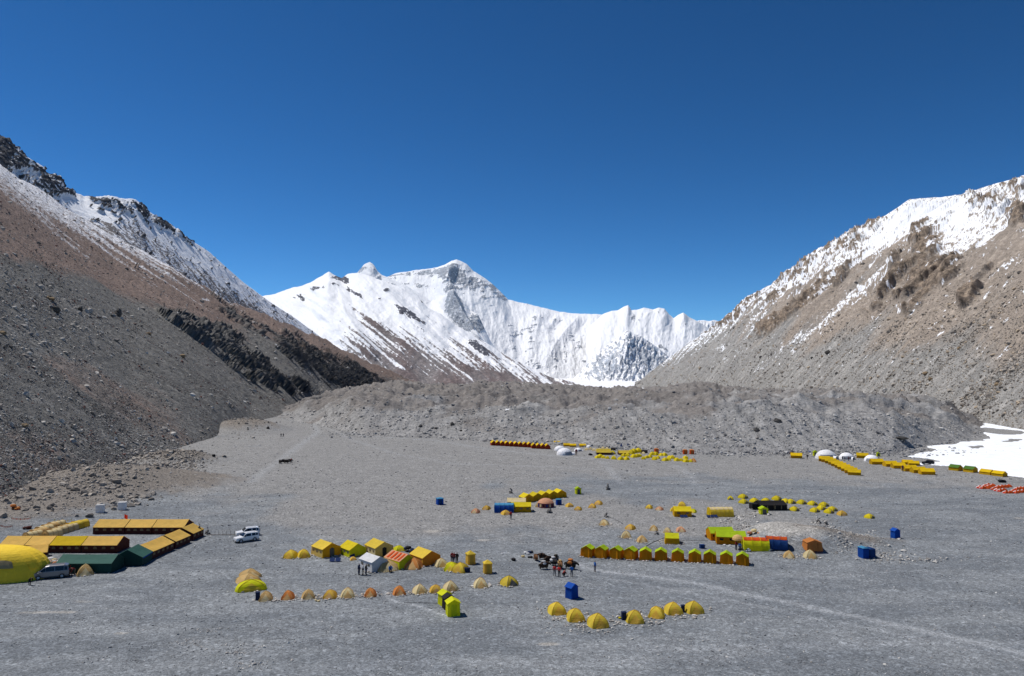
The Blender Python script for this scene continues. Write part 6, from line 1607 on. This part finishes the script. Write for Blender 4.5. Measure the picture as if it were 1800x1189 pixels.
bundle(24, 897, [RUST, MAROON, RUST], 'reddish brown heap on the left bank', 7, .9, .45, seed=18); bundle(46, 931, [MAROON], 'dark red heap on the slope above the tunnel tents', 4, .6, .4, seed=20); bundle(1089, 1089, [SUNY, JBLACK], 'small yellow and black bag left of the dark upright case', 2, .3, .25, seed=21)
bundle(1425, 797, [BLUE], 'blue sheet heap left of the largest white geodesic dome', 3, .8, .6, seed=22); bundle(176, 966, [WHITE, BLUE, PEACH, NAVY], 'drying clothes and bags of many colours behind the green tent', 8, 1.4, .34, seed=23)
bundle(1390, 799, [MAROON], 'dark red brown heap behind the lone far yellow tent', 2, .4, .7, seed=24); bundle(720, 972, [JBLACK, NAVY], 'dark bags behind the orange wall tent', 6, 1.0, .38, seed=25); bundle(1245, 945, [MAROON], 'dark red bag at the left end of the lime roofed tents', 2, .2, .4, seed=26)
bundle(1764, 849, [JBLACK], 'dark bundle on top behind the middle red and white cluster', 3, .6, .6, seed=27); bundle(376, 803, [JBLACK], 'round black boulder-like bundle alone on the left gravel', 1, .1, .9, seed=28)
bundle(230, 938, [fabric('green_sheet', (.06, .20, .06), trans=0)], 'low green net pile before the back mess row', 8, 3.0, .28, seed=29)

# stone cairns
CST = stone_mat('cairn_stone', (.10, .095, .09), (.26, .24, .22))
def rock_me(name, seed, s, mat, n=9, m_=6, flat=.75):
    rg = np.random.default_rng(seed); V = []
    for j in range(m_ + 1):
        q = math.pi * j / m_
        for i in range(n):
            a = 2 * math.pi * (i + .5 * (j % 2)) / n; d = 1 + rg.uniform(-.22, .22)
            V.append((s * d * math.sin(q) * math.cos(a), s * d * math.sin(q) * math.sin(a), s * flat * d * math.cos(q) + s * flat * .7))
    return mesh(name, V, [(j * n + i, (j + 1) * n + i, (j + 1) * n + (i + 1) % n, j * n + (i + 1) % n) for j in range(m_) for i in range(n)], mat)
def cairn(px, py, h, w_, label, flag=None, seed=1):
    t = thing('cairn', at(px, py) + Vector((0, w_ * .4, 0))); rg = random.Random(seed)
    lv = max(3, int(h / .28))
    for k in range(lv):
        r = w_ / 2 * (1 - k / lv) + .05
        for i in range(max(1, int(5 * (1 - k / lv)))):
            a = rg.uniform(0, 6.28); obj('stone', rock_me('stone', seed * 50 + k * 7 + i, rg.uniform(.17, .28) * (w_ / 1.2 + .3) / 1.3, CST, 6, 4), t, (r * .6 * math.cos(a), r * .6 * math.sin(a), k * h / lv))
    if flag: 
        obj('pole', MB().tube((0, 0, 0), (.05, 0, h + .9), .025, n=4).me('pole', GREYC), t)
    tag(t, label, 'cairn')
cairn(898, 868, 1.5, 1.3, 'stone cairn above the blue barrel tent camp', True, 1); cairn(966, 903, 1.2, 1.6, 'stone cairn in front of the round tent', True, 2); cairn(1069, 862, 1.9, 1.4, 'brown stone cairn alone at the top of the middle camps', False, 3); cairn(1066, 910, 1.1, 1.2, 'stone cairn above the leftmost scattered cream dome', True, 4)
cairn(349, 944, 2.6, 1.0, 'tall dark stone pillar right of the back mess row', False, 5); cairn(363, 940, 1.0, 1.2, 'low stone cairn at the start of the stone line', True, 6); cairn(1441, 921, 1.3, 1.3, 'stone cairn on top of the mound, left one', False, 7); cairn(1454, 924, 1.1, 1.2, 'stone cairn on top of the mound, right one', False, 8); cairn(1155, 941, .8, 1.2, 'low stone cairn where the cable bends behind the box tents', False, 9)
# boulders one can pick out
BO_D = stone_mat('dark_boulder', (.05, .048, .045), (.09, .085, .08)); BO_T = stone_mat('tan_boulder', (.22, .16, .10), (.28, .21, .13)); BO_P = stone_mat('pale_boulder', (.32, .31, .29), (.42, .41, .39))
def slope_pt(key, px, py):
    P, PX, PY, T, rock = SURF[key]
    d = (PX - px) ** 2 + (PY - py) ** 2; d[T > 1.98] = 1e9
    i = np.unravel_index(np.argmin(d), d.shape); return Vector(P[i])
def boulder(key, px, py, w_, label, m_, seed, tall=.9):
    p = slope_pt(key, px, py) if key else at(px, py)
    s_ = wm(w_, p) / 2
    me_ = rock_me('boulder', seed, 1.0, m_, 9, 6, tall)
    o = obj('boulder', me_, None, p - Vector((0, 0, s_ * .25)), (0, 0, seed)); o.scale = (s_, s_ * .9, s_)
    tag(o, label, 'boulder')
for a in [('left', 97, 557, 13, 'dark upright boulder below the tan one, leftmost of the dark ones on the left slope', BO_D, 1, 1.2), ('left', 140, 556, 10, 'dark pointed boulder, second from left on the left slope', BO_D, 2, 1.3), ('left', 207, 560, 12, 'dark tall boulder, rightmost of the dark ones on the left slope', BO_D, 3, 1.4), ('left', 196, 564, 6, 'small dark boulder left of the rightmost dark one', BO_D, 4, 1.1),
          ('left', 86, 534, 20, 'long tan boulder lying high on the left slope', BO_T, 5, .45), ('left', 5, 586, 14, 'tan boulder at the left edge of the slope', BO_T, 6, .6), ('left', 260, 592, 11, 'tan flat boulder in the middle of the left slope', BO_T, 7, .5), ('left', 224, 590, 6, 'white boulder left of the flat tan boulder', BO_P, 8, .8), ('left', 320, 632, 11, 'pale boulder below the black crags', BO_T, 9, .7),
          ('left', 43, 750, 13, 'yellowish boulder low on the left slope', BO_T, 10, .6), (None, 92, 790, 15, 'large pale grey boulder at the foot of the left slope', BO_P, 11, .8), (None, 132, 862, 18, 'dark flat boulder on the left fan', BO_D, 12, .4), ('moraine', 740, 752, 7, 'dark boulder in the line on the moraine face, leftmost', BO_D, 13, .8), ('moraine', 796, 749, 8, 'largest dark boulder on the moraine face', BO_D, 14, .9),
          ('moraine', 766, 754, 6, 'dark boulder in the middle of the line on the moraine face', BO_D, 15, .7), ('moraine', 811, 757, 5, 'small dark boulder right of the largest one on the moraine face', BO_D, 16, .8), ('moraine', 1330, 757, 12, 'dark boulder with pale top on the right moraine face', BO_D, 17, .8), ('moraine', 1366, 745, 15, 'black overhanging block on the right moraine face', BO_D, 18, .6), ('moraine', 1580, 770, 34, 'long dark ledge block at the right toe of the moraine', BO_D, 19, .16),
          ('moraine', 1085, 753, 10, 'grey boulder alone on the moraine face above the cone tents', BO_P, 20, .8), (None, 640, 769, 8, 'pale block at the left toe of the moraine', BO_P, 21, .6), ('right', 1456, 620, 11, 'dark brown boulder, rightmost of the three high on the right slope', BO_D, 22, .7), ('right', 1428, 625, 7, 'brown boulder, leftmost of the three high on the right slope', BO_D, 23, .6), ('right', 1445, 628, 6, 'brown boulder, middle of the three high on the right slope', BO_T, 24, .6),
          ('right', 1627, 664, 10, 'tan boulder on the lower right slope, upper of the pair', BO_T, 25, .7), ('right', 1636, 671, 9, 'tan boulder on the lower right slope, lower of the pair', BO_T, 26, .7), ('right', 1556, 690, 10, 'pale boulder where the right slope meets the moraine', BO_P, 27, .8), ('right', 1753, 675, 9, 'orange brown boulder at the far right of the slope', BO_T, 28, .7), ('right', 1792, 725, 9, 'grey boulder low at the right edge', BO_P, 29, .8), ('right', 1686, 618, 8, 'tan boulder high right of the pair', BO_T, 30, .7),
          (None, 510, 732, 6, 'dark boulder on the gravel path at the left end of the moraine', BO_D, 31, .8), (None, 541, 740, 5, 'small dark boulder on the path at the left end of the moraine', BO_D, 32, .8), (None, 471, 753, 6, 'dark boulder at the tip of the far left fan', BO_D, 33, .9)]:
    boulder(*a)
# flags
def flag(px, py, h, m_, label, w_=.7, hh=.9):
    t = thing('flag', at(px, py))
    obj('pole', MB().tube((0, 0, 0), (0, 0, h), .035, .02, 6).me('pole', WHITE), t)
    V = []; n = 6
    for i in range(n + 1): V += [(w_ * i / n, .06 * math.sin(i * 1.5), h - .02 - .05 * i), (w_ * i / n, .06 * math.sin(i * 1.5), h - hh - .06 * i)]
    obj('cloth', mesh('cloth', V, [(2 * i, 2 * i + 1, 2 * i + 3, 2 * i + 2) for i in range(n)], m_), t)
    tag(t, label, 'flag')
flag(218, 932, 3.4, RED, 'red flag on a pole behind the back mess row'); flag(224, 934, 2.6, WHITE, 'white flag on a pole beside the red one')
flag(1045, 1006 - 46, .01, WHITE, 'x') if False else None
# stone line and short posts right of the back row
t = thing('post_fence', at(364, 941))
p0, p1 = at(366, 940), at(414, 940); d_ = (p1 - p0)
for i in range(8):
    q = d_ * (i / 7.0); obj('post', MB().tube((q.x, q.y, 0), (q.x, q.y, .9), .03, n=5).me('post', GREYC), t)
obj('rope', MB().tube((0, 0, .8), (d_.x, d_.y, .8), .012, n=4).me('rope', WHITE), t)
obj('kerb_stones', MB().slab((0, -.12, 0), (d_.x, d_.y - .12, 0), (d_.x, d_.y + .12, 0), (0, .12, 0), .14).me('kerb_stones', CST), t)
tag(t, 'low fence of thin posts with rope running from the cairn towards the white cars', 'fence')
# prayer flag strings low on the left bank
def string(p, q, label, cols, sag=.25, n_=16):
    t = thing('prayer_flag_string', at(*p)); d_ = at(*q) - at(*p)
    pts = [Vector((d_.x * k / n_, d_.y * k / n_, d_.z * k / n_ + .9 - sag * math.sin(math.pi * k / n_))) for k in range(n_ + 1)]
    mb = MB()
    for u_, v_ in zip(pts[:-1], pts[1:]): mb.tube(u_, v_, .012, n=4)
    obj('cord', mb.me('cord', GREYC), t)
    for k in range(n_):
        a = pts[k]; b = pts[k + 1]; c = a + (b - a) * .7
        obj('flag', mesh('flag', [a, c, c - Vector((0, .06, .32)), a - Vector((0, .04, .32))], [(0, 1, 2, 3)], cols[k % len(cols)]), t)
    for p_ in (pts[0], pts[-1]): obj('stick', MB().tube((p_.x, p_.y, p_.z - .95), p_, .02, n=4).me('stick', GREYC), t)
    tag(t, label, 'prayer flags')
string((20, 917), (55, 917), 'string of faded red prayer flags on the left bank, right one', [PEACH, RED, PEACH]); string((0, 930), (22, 931), 'string of faded red prayer flags at the left edge', [PEACH, RED]); string((95, 920), (126, 920), 'string of yellow prayer flags above the tunnel tents', [YEL, CREAM, WHITE])
# cables on the ground
CAB = fabric('dark_cable', (.05, .05, .05), trans=0)
def cable(pts, label, r=.035):
    W_ = [at(*p) for p in pts]; t = MB(); o0 = W_[0]
    for a, b in zip(W_[:-1], W_[1:]):
        for k in range(4): t.tube(a.lerp(b, k / 4) - o0 + Vector((0, 0, .05)), a.lerp(b, (k + 1) / 4) - o0 + Vector((0, 0, .05)), r, n=4)
    o = obj('ground_cable', t.me('ground_cable', CAB), None, o0); tag(o, label, 'cable')
cable([(1119, 968), (1130, 964), (1148, 954), (1168, 946)], 'dark cable bending on the gravel behind the orange row', .07); cable([(1068, 908), (1080, 913), (1097, 922)], 'thin cable running down from the cairn to the golden dome', .03); cable([(900, 866), (910, 876)], 'thin cable from the upper cairn to the touching yellow row', .03); cable([(1170, 950), (1245, 951)], 'straight cable between the yellow box tent and the lime roofed tents', .03); cable([(710, 1060), (770, 1061)], 'thin cable from the path to the rear lime toilet tent', .03)

# guy stones around tents
XS = []
rg = np.random.default_rng(91)
for x, y, k in GUY:
    r = {1: 1.25, 2: 1.75, 3: 1.9}[k]; n_ = 26 if k < 2 else 38
    a = rg.uniform(0, 2 * np.pi, n_); rr_ = r * rg.uniform(.95, 1.5, n_) * (1.25 if k == 2 else 1)
    XS.append(np.stack([x + rr_ * np.cos(a), y + rr_ * np.sin(a)], -1))
XS = np.concatenate(XS)
stones('guy_stones', np.concatenate([XS, (floor_h(XS[:, 0], XS[:, 1]) + .10)[:, None]], -1), rg.uniform(.18, .44, len(XS)), stone_mat('guy_stone', (.30, .27, .24), (.60, .57, .52)), 'pale stones weighing down the edges of the tents', seed=92)
# prototypes never placed are removed
for k_, t in PROTO.items():
    if not t['used']:
        for ch in list(t.children_recursive): bpy.data.objects.remove(ch)
        bpy.data.objects.remove(t)
for o in bpy.data.objects:
    if 'used' in o: del o['used']

# ------------------------------------------------------------------ thin clear-air haze round the whole scene
hm_ = bpy.data.materials.new('air'); hm_.use_nodes = True
for n_ in list(hm_.node_tree.nodes):
    if n_.type != 'OUTPUT_MATERIAL': hm_.node_tree.nodes.remove(n_)
pv = hm_.node_tree.nodes.new('ShaderNodeVolumePrincipled')
pv.inputs['Color'].default_value = (0.58, 0.79, 1.0, 1); pv.inputs['Density'].default_value = 5e-6; pv.inputs['Anisotropy'].default_value = 0.25
hm_.node_tree.links.new(pv.outputs[0], hm_.node_tree.nodes['Material Output'].inputs['Volume'])
hz = obj('haze', MB().box(-20800, 20800, -20800, 20800, -420, 2500).me('haze', hm_)); hz['kind'] = 'stuff'
